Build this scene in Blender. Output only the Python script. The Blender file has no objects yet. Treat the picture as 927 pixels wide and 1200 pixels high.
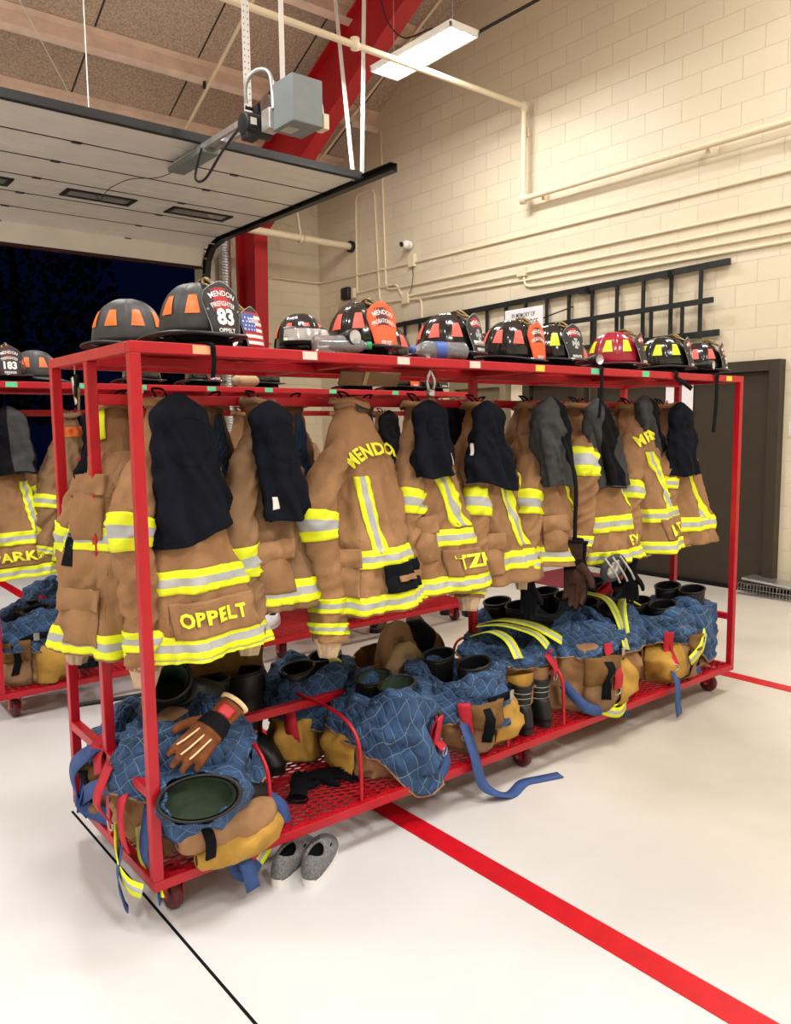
import bpy, math, random
from mathutils import Vector, Matrix, noise
PI = math.pi
C = bpy.context.scene.collection
S = bpy.context.scene
def V(*a): return Vector(a)
def lerp(a, b, t): return a + (b - a) * t
def interp(xs, ys, t):
    if t <= xs[0]: return ys[0]
    for i in range(1, len(xs)):
        if t <= xs[i]:
            k = (t - xs[i-1]) / (xs[i] - xs[i-1]); k = k * k * (3 - 2 * k) * .5 + k * .5
            return lerp(ys[i-1], ys[i], k)
    return ys[-1]
# ------------------------------------------------------------------ materials
MATS = {}
def mat(name, col, rough=.6, metal=0, var=0, vscale=20, bump=0, bscale=200, spec=.5, coat=0, emit=0, sheen=0, wr=0):
    m = bpy.data.materials.new(name); m.use_nodes = True; MATS[name] = m
    nt = m.node_tree; n = nt.nodes; l = nt.links; b = n['Principled BSDF']
    b.inputs['Base Color'].default_value = (*col, 1); b.inputs['Roughness'].default_value = rough
    b.inputs['Metallic'].default_value = metal; b.inputs['Specular IOR Level'].default_value = spec
    b.inputs['Coat Weight'].default_value = coat
    if sheen: b.inputs['Sheen Weight'].default_value = sheen
    if emit:
        b.inputs['Emission Color'].default_value = (*col, 1); b.inputs['Emission Strength'].default_value = emit
    tc = n.new('ShaderNodeTexCoord')
    if var:
        t = n.new('ShaderNodeTexNoise'); t.inputs['Scale'].default_value = vscale; t.inputs['Detail'].default_value = 5
        l.new(tc.outputs['Object'], t.inputs['Vector'])
        r = n.new('ShaderNodeValToRGB')
        r.color_ramp.elements[0].position = .3; r.color_ramp.elements[1].position = .7
        r.color_ramp.elements[0].color = (*[c * (1 - var) for c in col], 1)
        r.color_ramp.elements[1].color = (*[min(1, c * (1 + var)) for c in col], 1)
        l.new(t.outputs['Fac'], r.inputs['Fac']); l.new(r.outputs['Color'], b.inputs['Base Color'])
    if bump:
        t = n.new('ShaderNodeTexNoise'); t.inputs['Scale'].default_value = bscale; t.inputs['Detail'].default_value = 4
        l.new(tc.outputs['Object'], t.inputs['Vector'])
        bp = n.new('ShaderNodeBump'); bp.inputs['Strength'].default_value = bump; bp.inputs['Distance'].default_value = .004
        l.new(t.outputs['Fac'], bp.inputs['Height']); l.new(bp.outputs['Normal'], b.inputs['Normal'])
        if wr:
            t2 = n.new('ShaderNodeTexNoise'); t2.noise_type = 'RIDGED_MULTIFRACTAL'; t2.inputs['Scale'].default_value = 7; t2.inputs['Detail'].default_value = 3; t2.inputs['Distortion'].default_value = .6
            l.new(tc.outputs['Object'], t2.inputs['Vector']); b2 = n.new('ShaderNodeBump'); b2.inputs['Strength'].default_value = wr; b2.inputs['Distance'].default_value = .02
            l.new(t2.outputs['Fac'], b2.inputs['Height']); l.new(b2.outputs['Normal'], bp.inputs['Normal'])
    return m
RED = mat('red_powder_coat', (.43, .003, .013), .38, var=.12, vscale=9, bump=.12, bscale=90)
REDD = mat('red_steel_frame', (.42, .006, .014), .5, var=.08, vscale=3)
TAN = mat('tan_canvas', (.325, .182, .09), .85, var=.13, vscale=9, bump=.5, bscale=160, spec=.2, wr=.7)
TAN2 = mat('worn_tan_canvas', (.255, .152, .082), .85, var=.2, vscale=7, bump=.5, bscale=150, spec=.2, wr=.7)
OLIVE = mat('brown_canvas', (.17, .09, .03), .85, var=.2, vscale=8, bump=.5, bscale=150, spec=.2, wr=.7)
KHAKI = mat('khaki_lining', (.45, .33, .19), .9, var=.15, vscale=12, bump=.4)
GOLD = mat('gold_suede', (.43, .25, .05), .8, var=.25, vscale=9, bump=.4, bscale=120, spec=.25, wr=.7)
CUFF = mat('cream_knit', (.56, .42, .28), .9, var=.1, bump=.5, bscale=120)
BLACK = mat('black_fabric', (.005, .0055, .008), .85, bump=.3, bscale=300, spec=.12)
NAVY = mat('navy_hood_fabric', (.006, .008, .015), .85, var=.2, bump=.3, bscale=300, spec=.12)
GREY = mat('charcoal_fabric', (.055, .058, .062), .9, var=.15, vscale=30, bump=.3, bscale=300, spec=.15)
RUBBER = mat('black_rubber', (.008, .008, .009), .42, bump=.1, bscale=60, spec=.4)
GLOSS = mat('gloss_black_shell', (.009, .009, .01), .16, coat=.4, bump=.04, bscale=40)
MATTE = mat('matte_charcoal_shell', (.03, .031, .034), .48, var=.2, vscale=15, bump=.08, bscale=60)
MAROON = mat('crimson_shell', (.30, .008, .03), .22, coat=.4)
LEATH = mat('black_leather', (.012, .011, .011), .5, bump=.2, bscale=150)
OSHIELD = mat('orange_leather', (.78, .10, .025), .5, bump=.15, bscale=120)
ORANGE = mat('orange_sticker', (.85, .17, .02), .4, var=.12, vscale=60)
PINK = mat('coral_sticker', (.83, .12, .085), .4, var=.1, vscale=60)
LIME = mat('lime_sticker', (.62, .80, .01), .4, var=.05, vscale=60)
YEL = mat('fluorescent_yellow', (.78, .90, .012), .6, var=.06, vscale=40)
SILV = mat('silver_reflective', (.40, .42, .43), .45, var=.1, vscale=40)
LETT = mat('yellow_letter', (.85, .86, .03), .6)
WHITE = mat('white_paint', (.80, .79, .76), .5)
WHT = mat('white_letter', (.85, .85, .85), .5)
PAPER = mat('white_paper', (.78, .76, .80), .7)
REDP = mat('red_panel', (.45, .012, .02), .5)
BROWNP = mat('dark_maroon_panel', (.10, .01, .012), .5)
BRASS = mat('brass', (.20, .145, .06), .38, metal=.85, var=.35, vscale=90, bump=.5, bscale=120)
STEEL = mat('steel', (.55, .55, .55), .3, metal=.9)
GALV = mat('galvanized', (.56, .57, .58), .38, metal=.8, var=.2, vscale=14)
OPGREY = mat('grey_enamel', (.17, .20, .205), .5, var=.06, vscale=8)
DKMET = mat('dark_steel', (.02, .021, .022), .42, metal=.3, var=.3, vscale=20)
CREAM = mat('cream_paint', (.72, .62, .44), .5)
PIPE = mat('cream_pipe_paint', (.76, .66, .48), .42)
DOORB = mat('dark_brown_paint', (.032, .023, .014), .45, var=.1, vscale=6, bump=.05, bscale=30)
TANB = mat('tan_door_paint', (.20, .16, .10), .5)
PURL = mat('primed_purlin', (.74, .58, .49), .6, var=.12, vscale=5)
STRAP = mat('white_strut', (.72, .70, .68), .5)
BLUEW = mat('blue_webbing', (.035, .085, .27), .75, var=.15, vscale=30, bump=.6, bscale=350)
REDW = mat('red_webbing', (.52, .012, .035), .7, var=.12, vscale=30, bump=.5, bscale=350)
DENIM = mat('navy_lining', (.012, .022, .06), .85, var=.2, bump=.4)
DSUEDE = mat('dark_suede', (.05, .025, .018), .9, var=.3, vscale=30, bump=.6, bscale=250, spec=.15)
SUEDE = mat('brown_suede', (.16, .055, .02), .9, var=.3, vscale=30, bump=.6, bscale=250, spec=.15)
CORD = mat('cream_cord', (.72, .55, .30), .7)
GREEN = mat('green_boot_lining', (.03, .06, .035), .8, var=.3, vscale=25)
SHOEG = mat('heather_grey_canvas', (.16, .165, .175), .85, var=.45, vscale=120, bump=.5, bscale=300)
SOLE = mat('white_sole', (.78, .78, .78), .5)
BROWNL = mat('brown_shoe_leather', (.10, .055, .03), .6, var=.25, vscale=40, bump=.2)
CLEAR = mat('clear_plastic', (.80, .88, .95), .08); CLEAR.node_tree.nodes['Principled BSDF'].inputs['Transmission Weight'].default_value = .8
BLUEL = mat('blue_label', (.05, .12, .45), .4)
GRCAP = mat('green_cap', (.02, .30, .12), .4)
GRTAG = mat('green_tag', (.10, .62, .32), .6)
ORTAG = mat('orange_tag', (.86, .42, .22), .6)
PKTAG = mat('pale_tag', (.80, .66, .60), .6)
YETAG = mat('yellow_tag', (.85, .66, .08), .6)
LENS = mat('lamp_lens', (.7, .72, .75), .08, metal=.6)
GLASS = mat('dark_pane', (.05, .055, .06), .06, spec=.8)
CRIM = mat('crimson_cloth', (.36, .01, .05), .8, bump=.3)
MATRED = mat('dark_red_mat', (.17, .016, .022), .95, var=.15, vscale=60)
LINE = mat('red_floor_paint', (.52, .003, .012), .38, var=.1, vscale=14, bump=.06, bscale=60)
TUBE = mat('lit_fluorescent', (1, .97, .9), .5, emit=14)
REFL = mat('light_housing', (.85, .85, .83), .4)

def band_mat():
    m = bpy.data.materials.new('lime_silver_trim'); m.use_nodes = True
    nt = m.node_tree; n = nt.nodes; l = nt.links; b = n['Principled BSDF']
    uv = n.new('ShaderNodeUVMap'); sep = n.new('ShaderNodeSeparateXYZ'); l.new(uv.outputs['UV'], sep.inputs[0])
    r = n.new('ShaderNodeValToRGB'); r.color_ramp.interpolation = 'CONSTANT'
    e = r.color_ramp.elements; y = (.80, .90, .012, 1); s = (.42, .44, .46, 1)
    e[0].position = 0; e[0].color = y; e[1].position = .32; e[1].color = s
    k = e.new(.66); k.color = y
    l.new(sep.outputs[1], r.inputs['Fac']); l.new(r.outputs['Color'], b.inputs['Base Color'])
    b.inputs['Roughness'].default_value = .55
    tc = n.new('ShaderNodeTexCoord'); t = n.new('ShaderNodeTexNoise'); t.inputs['Scale'].default_value = 220
    l.new(tc.outputs['Object'], t.inputs['Vector'])
    bp = n.new('ShaderNodeBump'); bp.inputs['Strength'].default_value = .3; bp.inputs['Distance'].default_value = .003
    l.new(t.outputs['Fac'], bp.inputs['Height']); l.new(bp.outputs['Normal'], b.inputs['Normal'])
    return m
BAND = band_mat()
def quilt_mat():
    m = mat('blue_quilted_lining', (.024, .07, .17), .8, var=.4, vscale=14, bump=.35, bscale=180)
    nt = m.node_tree; n = nt.nodes; l = nt.links; b = n['Principled BSDF']
    uv = n.new('ShaderNodeUVMap'); mp = n.new('ShaderNodeMapping'); l.new(uv.outputs['UV'], mp.inputs[0])
    mp.inputs['Rotation'].default_value = (0, 0, .6)
    br = n.new('ShaderNodeTexBrick'); br.offset = 0; br.inputs['Scale'].default_value = 1
    br.inputs['Brick Width'].default_value = .038; br.inputs['Row Height'].default_value = .038
    br.inputs['Mortar Size'].default_value = .0009; br.inputs['Mortar Smooth'].default_value = .4
    l.new(mp.outputs[0], br.inputs['Vector'])
    mx = n.new('ShaderNodeMixRGB'); mx.inputs[2].default_value = (.15, .24, .36, 1)
    old = b.inputs['Base Color'].links[0].from_socket
    l.new(old, mx.inputs[1]); l.new(br.outputs['Fac'], mx.inputs[0]); l.new(mx.outputs[0], b.inputs['Base Color'])
    bp = n.new('ShaderNodeBump'); bp.invert = True; bp.inputs['Strength'].default_value = .8; bp.inputs['Distance'].default_value = .006
    br2 = n.new('ShaderNodeTexBrick'); br2.offset = 0; br2.inputs['Scale'].default_value = 1
    br2.inputs['Brick Width'].default_value = .038; br2.inputs['Row Height'].default_value = .038
    br2.inputs['Mortar Size'].default_value = .012; br2.inputs['Mortar Smooth'].default_value = 1
    l.new(mp.outputs[0], br2.inputs['Vector'])
    l.new(br2.outputs['Fac'], bp.inputs['Height']); l.new(b.inputs['Normal'].links[0].from_socket, bp.inputs['Normal']); l.new(bp.outputs['Normal'], b.inputs['Normal'])
    return m
QUILT = quilt_mat()

# ------------------------------------------------------------------ mesh builder
class MB:
    def __init__(s): s.v = []; s.f = []; s.uv = []; s.mi = []; s.sm = []
    def add(s, vs, fs, smooth=False, uvs=None, m=0):
        o = len(s.v); s.v += [tuple(p) for p in vs]
        for i, f in enumerate(fs):
            s.f.append([o + k for k in f]); s.uv.append(uvs[i] if uvs else None); s.mi.append(m); s.sm.append(smooth)
        return s
    def box(s, c, d, R=None, m=0):
        c = Vector(c); vs = []
        for z in (-.5, .5):
            for y in (-.5, .5):
                for x in (-.5, .5):
                    p = V(x * d[0], y * d[1], z * d[2]); vs.append(c + (R @ p if R else p))
        return s.add(vs, [(0,2,3,1), (4,5,7,6), (0,1,5,4), (2,6,7,3), (0,4,6,2), (1,3,7,5)], m=m)
    def beam(s, a, b, w, h=None, up=(0,0,1), m=0):
        a = Vector(a); b = Vector(b); h = h or w; d = (b - a); L = d.length; d.normalize(); up = Vector(up)
        if abs(d.dot(up)) > .95: up = V(1, 0, 0)
        x = d.cross(up).normalized(); z = x.cross(d)
        return s.box((a + b) / 2, (w, L, h), Matrix((x, d, z)).transposed(), m)
    def tube(s, pts, r, n=8, cap=True, m=0, smooth=True, flat=1):
        pts = [Vector(p) for p in pts]; N = len(pts)
        rs = r if isinstance(r, (list, tuple)) else [r] * N
        t0 = (pts[1] - pts[0]).normalized(); up = V(0, 0, 1) if abs(t0.z) < .9 else V(1, 0, 0)
        x = t0.cross(up).normalized(); vs = []
        for i in range(N):
            t = (pts[min(i+1, N-1)] - pts[max(i-1, 0)]).normalized()
            x = (x - t * x.dot(t)).normalized(); y = t.cross(x)
            for k in range(n):
                a = 2 * PI * k / n; vs.append(pts[i] + x * math.cos(a) * rs[i] + y * math.sin(a) * rs[i] * flat)
        fs = [(i*n+k, i*n+(k+1) % n, (i+1)*n+(k+1) % n, (i+1)*n+k) for i in range(N-1) for k in range(n)]
        s.add(vs, fs, smooth, m=m)
        if cap:
            s.add(vs[:n][::-1], [tuple(range(n))], m=m); s.add(vs[-n:], [tuple(range(n))], m=m)
        return s
    def lathe(s, prof, n=24, M=None, m=0, smooth=True, sx=1, sy=1):
        vs = []
        for r, z in prof:
            for k in range(n):
                a = 2 * PI * k / n; p = V(r * math.cos(a) * sx, r * math.sin(a) * sy, z); vs.append(M @ p if M else p)
        fs = [(i*n+k, i*n+(k+1) % n, (i+1)*n+(k+1) % n, (i+1)*n+k) for i in range(len(prof)-1) for k in range(n)]
        return s.add(vs, fs, smooth, m=m)
    def grid(s, fn, nu, nv, closeu=False, uvf=None, m=0, smooth=True, flip=False):
        vs = [fn(i / nu, j / nv) for j in range(nv + 1) for i in range(nu if closeu else nu + 1)]
        W = nu if closeu else nu + 1; fs = []; uvs = []
        for j in range(nv):
            for i in range(nu):
                q = (j*W+i, j*W+(i+1) % W, (j+1)*W+(i+1) % W, (j+1)*W+i)
                c = [(i/nu, j/nv), ((i+1)/nu, j/nv), ((i+1)/nu, (j+1)/nv), (i/nu, (j+1)/nv)]
                if flip: q = q[::-1]; c = c[::-1]
                fs.append(q); uvs.append([uvf(*k) if uvf else k for k in c])
        return s.add(vs, fs, smooth, uvs, m)
    def poly(s, outline, thick, fn=None, m=0):
        """a flat outline (list of 2-D points) given a thickness along the third axis"""
        n = len(outline); f = fn or (lambda x, y, z: V(x, y, z))
        vs = [f(x, y, 0) for x, y in outline] + [f(x, y, thick) for x, y in outline]
        return s.add(vs, [tuple(range(n))[::-1], tuple(range(n, 2*n))] + [(i, (i+1) % n, n+(i+1) % n, n+i) for i in range(n)], m=m)
    def ribbon(s, path, wdir, w, t=.003, m=0, sub=6):
        P = smooth_path(path, sub); N = len(P)
        wd = wdir if isinstance(wdir, list) else [wdir] * len(path)
        wd = smooth_path(wd, sub)
        L = [0]
        for i in range(1, N): L.append(L[-1] + (P[i] - P[i-1]).length)
        vs = []
        for i in range(N):
            tg = (P[min(i+1, N-1)] - P[max(i-1, 0)]).normalized(); x = wd[i] - tg * wd[i].dot(tg); x.normalize(); nn = tg.cross(x)
            vs += [P[i] - x*w/2 - nn*t/2, P[i] + x*w/2 - nn*t/2, P[i] + x*w/2 + nn*t/2, P[i] - x*w/2 + nn*t/2]
        fs = []; uvs = []; vv = [(0, 1), (1, 1), (1, 0), (0, 0)]
        for i in range(N - 1):
            for k in range(4):
                k2 = (k + 1) % 4
                fs.append((i*4+k, i*4+k2, (i+1)*4+k2, (i+1)*4+k)); uvs.append([(L[i], vv[k][0]), (L[i], vv[k2][0]), (L[i+1], vv[k2][0]), (L[i+1], vv[k][0])])
        fs += [(0, 3, 2, 1), (N*4-4, N*4-3, N*4-2, N*4-1)]; uvs += [[(0, .5)]*4]*2
        return s.add(vs, fs, True, uvs, m)
    def build(s, name, mats, parent=None, solid=0, bevel=0, sub=0, remesh=0, label=None, M=None, off=-1):
        me = bpy.data.meshes.new(name); me.from_pydata([tuple(M @ Vector(p)) for p in s.v] if M else s.v, [], s.f)
        for m in (mats if isinstance(mats, (list, tuple)) else [mats]): me.materials.append(m)
        me.polygons.foreach_set('material_index', s.mi); me.polygons.foreach_set('use_smooth', s.sm)
        if any(u is not None for u in s.uv):
            ul = me.uv_layers.new(name='UVMap'); k = 0
            for f, u in zip(s.f, s.uv):
                for j in range(len(f)): ul.data[k].uv = u[j] if u else (0, 0); k += 1
        me.validate(); me.update()
        o = bpy.data.objects.new(name, me); C.objects.link(o)
        if parent: o.parent = parent
        if remesh:
            md = o.modifiers.new('fuse', 'REMESH'); md.mode = 'VOXEL'; md.voxel_size = remesh; md.use_smooth_shade = True
            sm = o.modifiers.new('soft', 'SMOOTH'); sm.iterations = 4
        if solid:
            md = o.modifiers.new('thick', 'SOLIDIFY'); md.thickness = solid; md.offset = off
        if bevel:
            md = o.modifiers.new('edge', 'BEVEL'); md.width = bevel; md.segments = 2; md.limit_method = 'ANGLE'
        if sub:
            md = o.modifiers.new('smooth', 'SUBSURF'); md.levels = sub; md.render_levels = sub
        if label: o['label'] = label
        return o
def smooth_path(pts, sub=6):
    pts = [Vector(p) for p in pts]
    if sub <= 1 or len(pts) < 3: return pts
    out = []
    for i in range(len(pts) - 1):
        p0 = pts[max(i-1, 0)]; p1 = pts[i]; p2 = pts[i+1]; p3 = pts[min(i+2, len(pts)-1)]
        for k in range(sub):
            t = k / sub
            out.append(.5 * ((2*p1) + (p2-p0)*t + (2*p0-5*p1+4*p2-p3)*t*t + (3*p1-p0-3*p2+p3)*t**3))
    out.append(pts[-1]); return out
def tag(o, label, cat, group=None):
    o['label'] = label; o['category'] = cat
    if group: o['group'] = group
    return o
def thing(name, label, cat, loc=(0,0,0), rz=0, group=None, rot=None, scale=1):
    o = bpy.data.objects.new(name, None); C.objects.link(o); o.empty_display_size = .05
    o.location = loc; o.rotation_euler = rot if rot else (0, 0, rz)
    if scale != 1: o.scale = (scale,)*3
    return tag(o, label, cat, group)
def struct(o): o['kind'] = 'structure'; return o
def kids(o): return [c for c in C.objects if c.parent == o]
def copy_tree(o, parent=None):
    c = o.copy(); C.objects.link(c)
    if parent: c.parent = parent
    for ch in kids(o): copy_tree(ch, c)
    return c
FC = {}
def glyphs(txt, size, bold=.02, spacing=1.0):
    """2-D outline mesh of the text, centred: (verts, faces, width)"""
    k = (txt, bold, spacing)
    if k not in FC:
        cu = bpy.data.curves.new('t', 'FONT'); cu.body = txt; cu.size = 1; cu.offset = bold; cu.resolution_u = 2; cu.align_x = 'CENTER'
        cu.space_character = spacing
        o = bpy.data.objects.new('t', cu); C.objects.link(o); bpy.context.view_layer.update()
        me = bpy.data.meshes.new_from_object(o); C.objects.unlink(o); bpy.data.objects.remove(o); bpy.data.curves.remove(cu)
        vs = [(v.co.x, v.co.y) for v in me.vertices]; fs = [tuple(p.vertices) for p in me.polygons]; bpy.data.meshes.remove(me)
        lo = min(v[1] for v in vs); hi = max(v[1] for v in vs); xm = (min(v[0] for v in vs) + max(v[0] for v in vs)) / 2
        FC[k] = ([((x - xm) / (hi - lo), (y - lo) / (hi - lo) - .5) for x, y in vs], fs)
    vs, fs = FC[k]
    return [(x * size, y * size) for x, y in vs], fs
def put_text(mb, txt, size, fn, bold=.02, m=0, sx=1, spacing=1.0):
    vs, fs = glyphs(txt, size, bold, spacing)
    mb.add([fn(x * sx, y) for x, y in vs], fs, m=m)
# ------------------------------------------------------------------ the setting
XW, YB = 6.4, 8.59
XL, YF = -7.0, -8.2
def roof_z(y): return 9.18 - .46 * abs(y) if y >= 0 else 9.18 + .46 * y
def floor_mat():
    m = bpy.data.materials.new('painted_concrete'); m.use_nodes = True
    nt = m.node_tree; n = nt.nodes; l = nt.links; b = n['Principled BSDF']
    tc = n.new('ShaderNodeTexCoord')
    def noise_(sc, det=6, dist=0):
        t = n.new('ShaderNodeTexNoise'); t.inputs['Scale'].default_value = sc; t.inputs['Detail'].default_value = det; t.inputs['Distortion'].default_value = dist
        l.new(tc.outputs['Object'], t.inputs['Vector']); return t.outputs['Fac']
    sep = n.new('ShaderNodeSeparateXYZ'); l.new(tc.outputs['Object'], sep.inputs[0])
    def ramp(f, p0, c0, p1, c1):
        r = n.new('ShaderNodeValToRGB'); e = r.color_ramp.elements
        e[0].position = p0; e[0].color = (*c0, 1); e[1].position = p1; e[1].color = (*c1, 1); l.new(f, r.inputs['Fac']); return r.outputs['Color']
    a = ramp(noise_(.9, 7, .5), .35, (.585, .595, .61), .65, (.675, .685, .70))
    c = ramp(noise_(.8, 8, .6), .35, (.45, .41, .345), .68, (.61, .57, .50))
    mr = n.new('ShaderNodeMapRange'); mr.inputs[1].default_value = .9; mr.inputs[2].default_value = 2.2
    l.new(sep.outputs[0], mr.inputs[0])
    mx = n.new('ShaderNodeMixRGB'); l.new(mr.outputs[0], mx.inputs[0]); l.new(a, mx.inputs[1]); l.new(c, mx.inputs[2])
    sp = ramp(noise_(7, 3), .18, (.55, .52, .48), .24, (1, 1, 1))
    m2 = n.new('ShaderNodeMixRGB'); m2.blend_type = 'MULTIPLY'; m2.inputs[0].default_value = .5
    l.new(mx.outputs[0], m2.inputs[1]); l.new(sp, m2.inputs[2])
    l.new(m2.outputs[0], b.inputs['Base Color'])
    rr = n.new('ShaderNodeMapRange'); rr.inputs[3].default_value = .32; rr.inputs[4].default_value = .55
    l.new(noise_(5), rr.inputs[0]); l.new(rr.outputs[0], b.inputs['Roughness']); b.inputs['Specular IOR Level'].default_value = .35
    return m
def block_mat(name, axis, col, var=.05):
    m = bpy.data.materials.new(name); m.use_nodes = True
    nt = m.node_tree; n = nt.nodes; l = nt.links; b = n['Principled BSDF']
    tc = n.new('ShaderNodeTexCoord'); sep = n.new('ShaderNodeSeparateXYZ'); cb = n.new('ShaderNodeCombineXYZ')
    l.new(tc.outputs['Object'], sep.inputs[0]); l.new(sep.outputs[axis], cb.inputs[0]); l.new(sep.outputs[2], cb.inputs[1])
    br = n.new('ShaderNodeTexBrick'); br.inputs['Scale'].default_value = 1
    br.inputs['Brick Width'].default_value = .406; br.inputs['Row Height'].default_value = .203
    br.inputs['Mortar Size'].default_value = .0035; br.inputs['Mortar Smooth'].default_value = .3
    br.inputs['Color1'].default_value = (*col, 1); br.inputs['Color2'].default_value = (*[c * (1 - var) for c in col], 1)
    br.inputs['Mortar'].default_value = (*[c * .87 for c in col], 1)
    l.new(cb.outputs[0], br.inputs['Vector']); l.new(br.outputs['Color'], b.inputs['Base Color'])
    t = n.new('ShaderNodeTexNoise'); t.inputs['Scale'].default_value = 70; l.new(tc.outputs['Object'], t.inputs['Vector'])
    b1 = n.new('ShaderNodeBump'); b1.inputs['Strength'].default_value = .25; b1.inputs['Distance'].default_value = .004; l.new(t.outputs['Fac'], b1.inputs['Height'])
    b2 = n.new('ShaderNodeBump'); b2.invert = True; b2.inputs['Strength'].default_value = .8; b2.inputs['Distance'].default_value = .006
    l.new(br.outputs['Fac'], b2.inputs['Height']); l.new(b1.outputs['Normal'], b2.inputs['Normal']); l.new(b2.outputs['Normal'], b.inputs['Normal'])
    b.inputs['Roughness'].default_value = .48
    return m
def ceiling_mat():
    m = bpy.data.materials.new('fibre_roof_board'); m.use_nodes = True
    nt = m.node_tree; n = nt.nodes; l = nt.links; b = n['Principled BSDF']
    tc = n.new('ShaderNodeTexCoord'); t = n.new('ShaderNodeTexNoise'); t.inputs['Scale'].default_value = 45; t.inputs['Detail'].default_value = 3
    l.new(tc.outputs['Object'], t.inputs['Vector'])
    r = n.new('ShaderNodeValToRGB'); e = r.color_ramp.elements
    e[0].position = .35; e[0].color = (.34, .26, .21, 1); e[1].position = .65; e[1].color = (.58, .46, .38, 1); l.new(t.outputs['Fac'], r.inputs['Fac'])
    sep = n.new('ShaderNodeSeparateXYZ'); cb = n.new('ShaderNodeCombineXYZ'); l.new(tc.outputs['Object'], sep.inputs[0])
    l.new(sep.outputs[1], cb.inputs[0]); l.new(sep.outputs[0], cb.inputs[1])
    br = n.new('ShaderNodeTexBrick'); br.offset = 0; br.inputs['Scale'].default_value = 1; br.inputs['Brick Width'].default_value = 40
    br.inputs['Row Height'].default_value = 1.22; br.inputs['Mortar Size'].default_value = .012
    l.new(cb.outputs[0], br.inputs['Vector'])
    mx = n.new('ShaderNodeMixRGB'); mx.inputs[2].default_value = (.04, .03, .025, 1); l.new(br.outputs['Fac'], mx.inputs[0]); l.new(r.outputs[0], mx.inputs[1])
    l.new(mx.outputs[0], b.inputs['Base Color']); b.inputs['Roughness'].default_value = .95
    return m
WALLM = block_mat('cream_block_wall', 1, (.72, .645, .49)); WALLX = block_mat('cream_block_back_wall', 0, (.72, .645, .48))
struct(MB().box(((XL+XW)/2, (YF+13)/2, -.1), (XW-XL+.4, 13-YF, .2)).build('floor', floor_mat()))
# gable wall with the doors
w = MB(); n_ = 24; ys = [lerp(YF, YB, i/n_) for i in range(n_+1)]
ys = sorted(ys + [0.0])
top = [(y, roof_z(y)) for y in ys]
out = [(YF, 0), (YB, 0)] + top[::-1]
w.poly(out, .2, lambda a, b, c: V(XW + c, a, b)); struct(w.build('wall_right', WALLM))
w = MB(); w.poly(out, -.2, lambda a, b, c: V(XL + c, a, b)); struct(w.build('wall_left', WALLM))
# back wall around the overhead door opening
DX0, DX1, DH = .15, 4.37, 3.90
w = MB(); ez = roof_z(YB)
w.box(((DX1+XW)/2, YB+.1, ez/2), (XW-DX1, .2, ez)); w.box(((DX0+XL)/2, YB+.1, ez/2), (DX0-XL, .2, ez)); w.box(((DX0+DX1)/2, YB+.1, (ez+DH)/2), (DX1-DX0, .2, ez-DH))
struct(w.build('wall_back', WALLX))
struct(MB().box(((XL+XW)/2, YF-.1, 2.7), (XW-XL, .2, 5.41)).build('wall_front', WALLX))
CE = ceiling_mat()
w = MB()
for a, b in ((0, YB), (YF, 0)):
    w.add([V(XL, a, roof_z(a)), V(XW, a, roof_z(a)), V(XW, b, roof_z(b)), V(XL, b, roof_z(b))] + [V(XL, a, roof_z(a)+.1), V(XW, a, roof_z(a)+.1), V(XW, b, roof_z(b)+.1), V(XL, b, roof_z(b)+.1)],
          [(0,1,2,3), (7,6,5,4), (0,4,5,1), (2,6,7,3), (1,5,6,2), (0,3,7,4)])
struct(w.build('ceiling', CE))
# purlins: a lipped channel under the roof boards
for i, y in enumerate((7.93, 7.05, 5.8, 4.55, 3.3, 2.05, .9, -1.0, -3.2, -5.6)):
    z = roof_z(y); sgn = 1 if y > 0 else -1
    a = math.atan(.46) * sgn; R = Matrix.Rotation(-a, 3, 'X')
    w = MB()
    for c, d in (((0, 0, -.11), (XW-XL, .012, .2)), ((0, -.045, -.012), (XW-XL, .09, .012)), ((0, .045, -.205), (XW-XL, .09, .012)), ((0, .09, -.185), (XW-XL, .012, .05)), ((0, .02, -.17), (XW-XL, .03, .012))):
        w.box(V((XL+XW)/2, y, z) + R @ Vector(c), d, R)
    o = w.build('purlin', PURL); o['kind'] = 'structure'
# red portal frame: column and rafter
w = MB(); XF = 5.04
cy = YB - .02
def webpoly(pts, x0, x1): w.poly(pts, x1-x0, lambda a, b, c: V(x0 + c, a, b))
inner = [(8.15, 0), (8.02, 4.35)]
raf = lambda y: roof_z(y) - .22 - interp([0, 6.2, 8.2], [.5, .78, .86], y)
webpoly([(8.15, 0), (8.02, 4.35), (6.2, raf(6.2)), (3.0, raf(3.0)), (0, raf(0)), (0, roof_z(0)-.2), (cy, roof_z(cy)-.22), (cy, 0)], XF-.012, XF+.012)
for (a, b) in (((8.15, 0), (8.02, 4.35)), ((8.02, 4.35), (6.2, raf(6.2))), ((6.2, raf(6.2)), (3.0, raf(3.0))), ((3.0, raf(3.0)), (0, raf(0))), ((0, roof_z(0)-.2), (cy, roof_z(cy)-.22)), ((cy, 0), (cy, roof_z(cy)-.3))):
    w.beam((XF, a[0], a[1]), (XF, b[0], b[1]), .21, .018, up=(1, 0, 0)) if False else w.beam((XF, a[0], a[1]), (XF, b[0], b[1]), .21, .02, up=(0, 1, 0) if abs(b[1]-a[1]) > abs(b[0]-a[0]) else (0, 0, 1))
struct(w.build('steel_frame_column', REDD))
# painted floor lines and the saw joint
for i, (x, wd) in enumerate(((1.06, .10), (3.80, .10))):
    o = MB().box((x, 0.1, .001), (wd, 16.9, .004)).build('floor_line', LINE); o['kind'] = 'structure'
o = MB().box((.05, -3.4, .0005), (.009, 8.8, .003)).build('floor_joint', BLACK); o['kind'] = 'structure'
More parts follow.
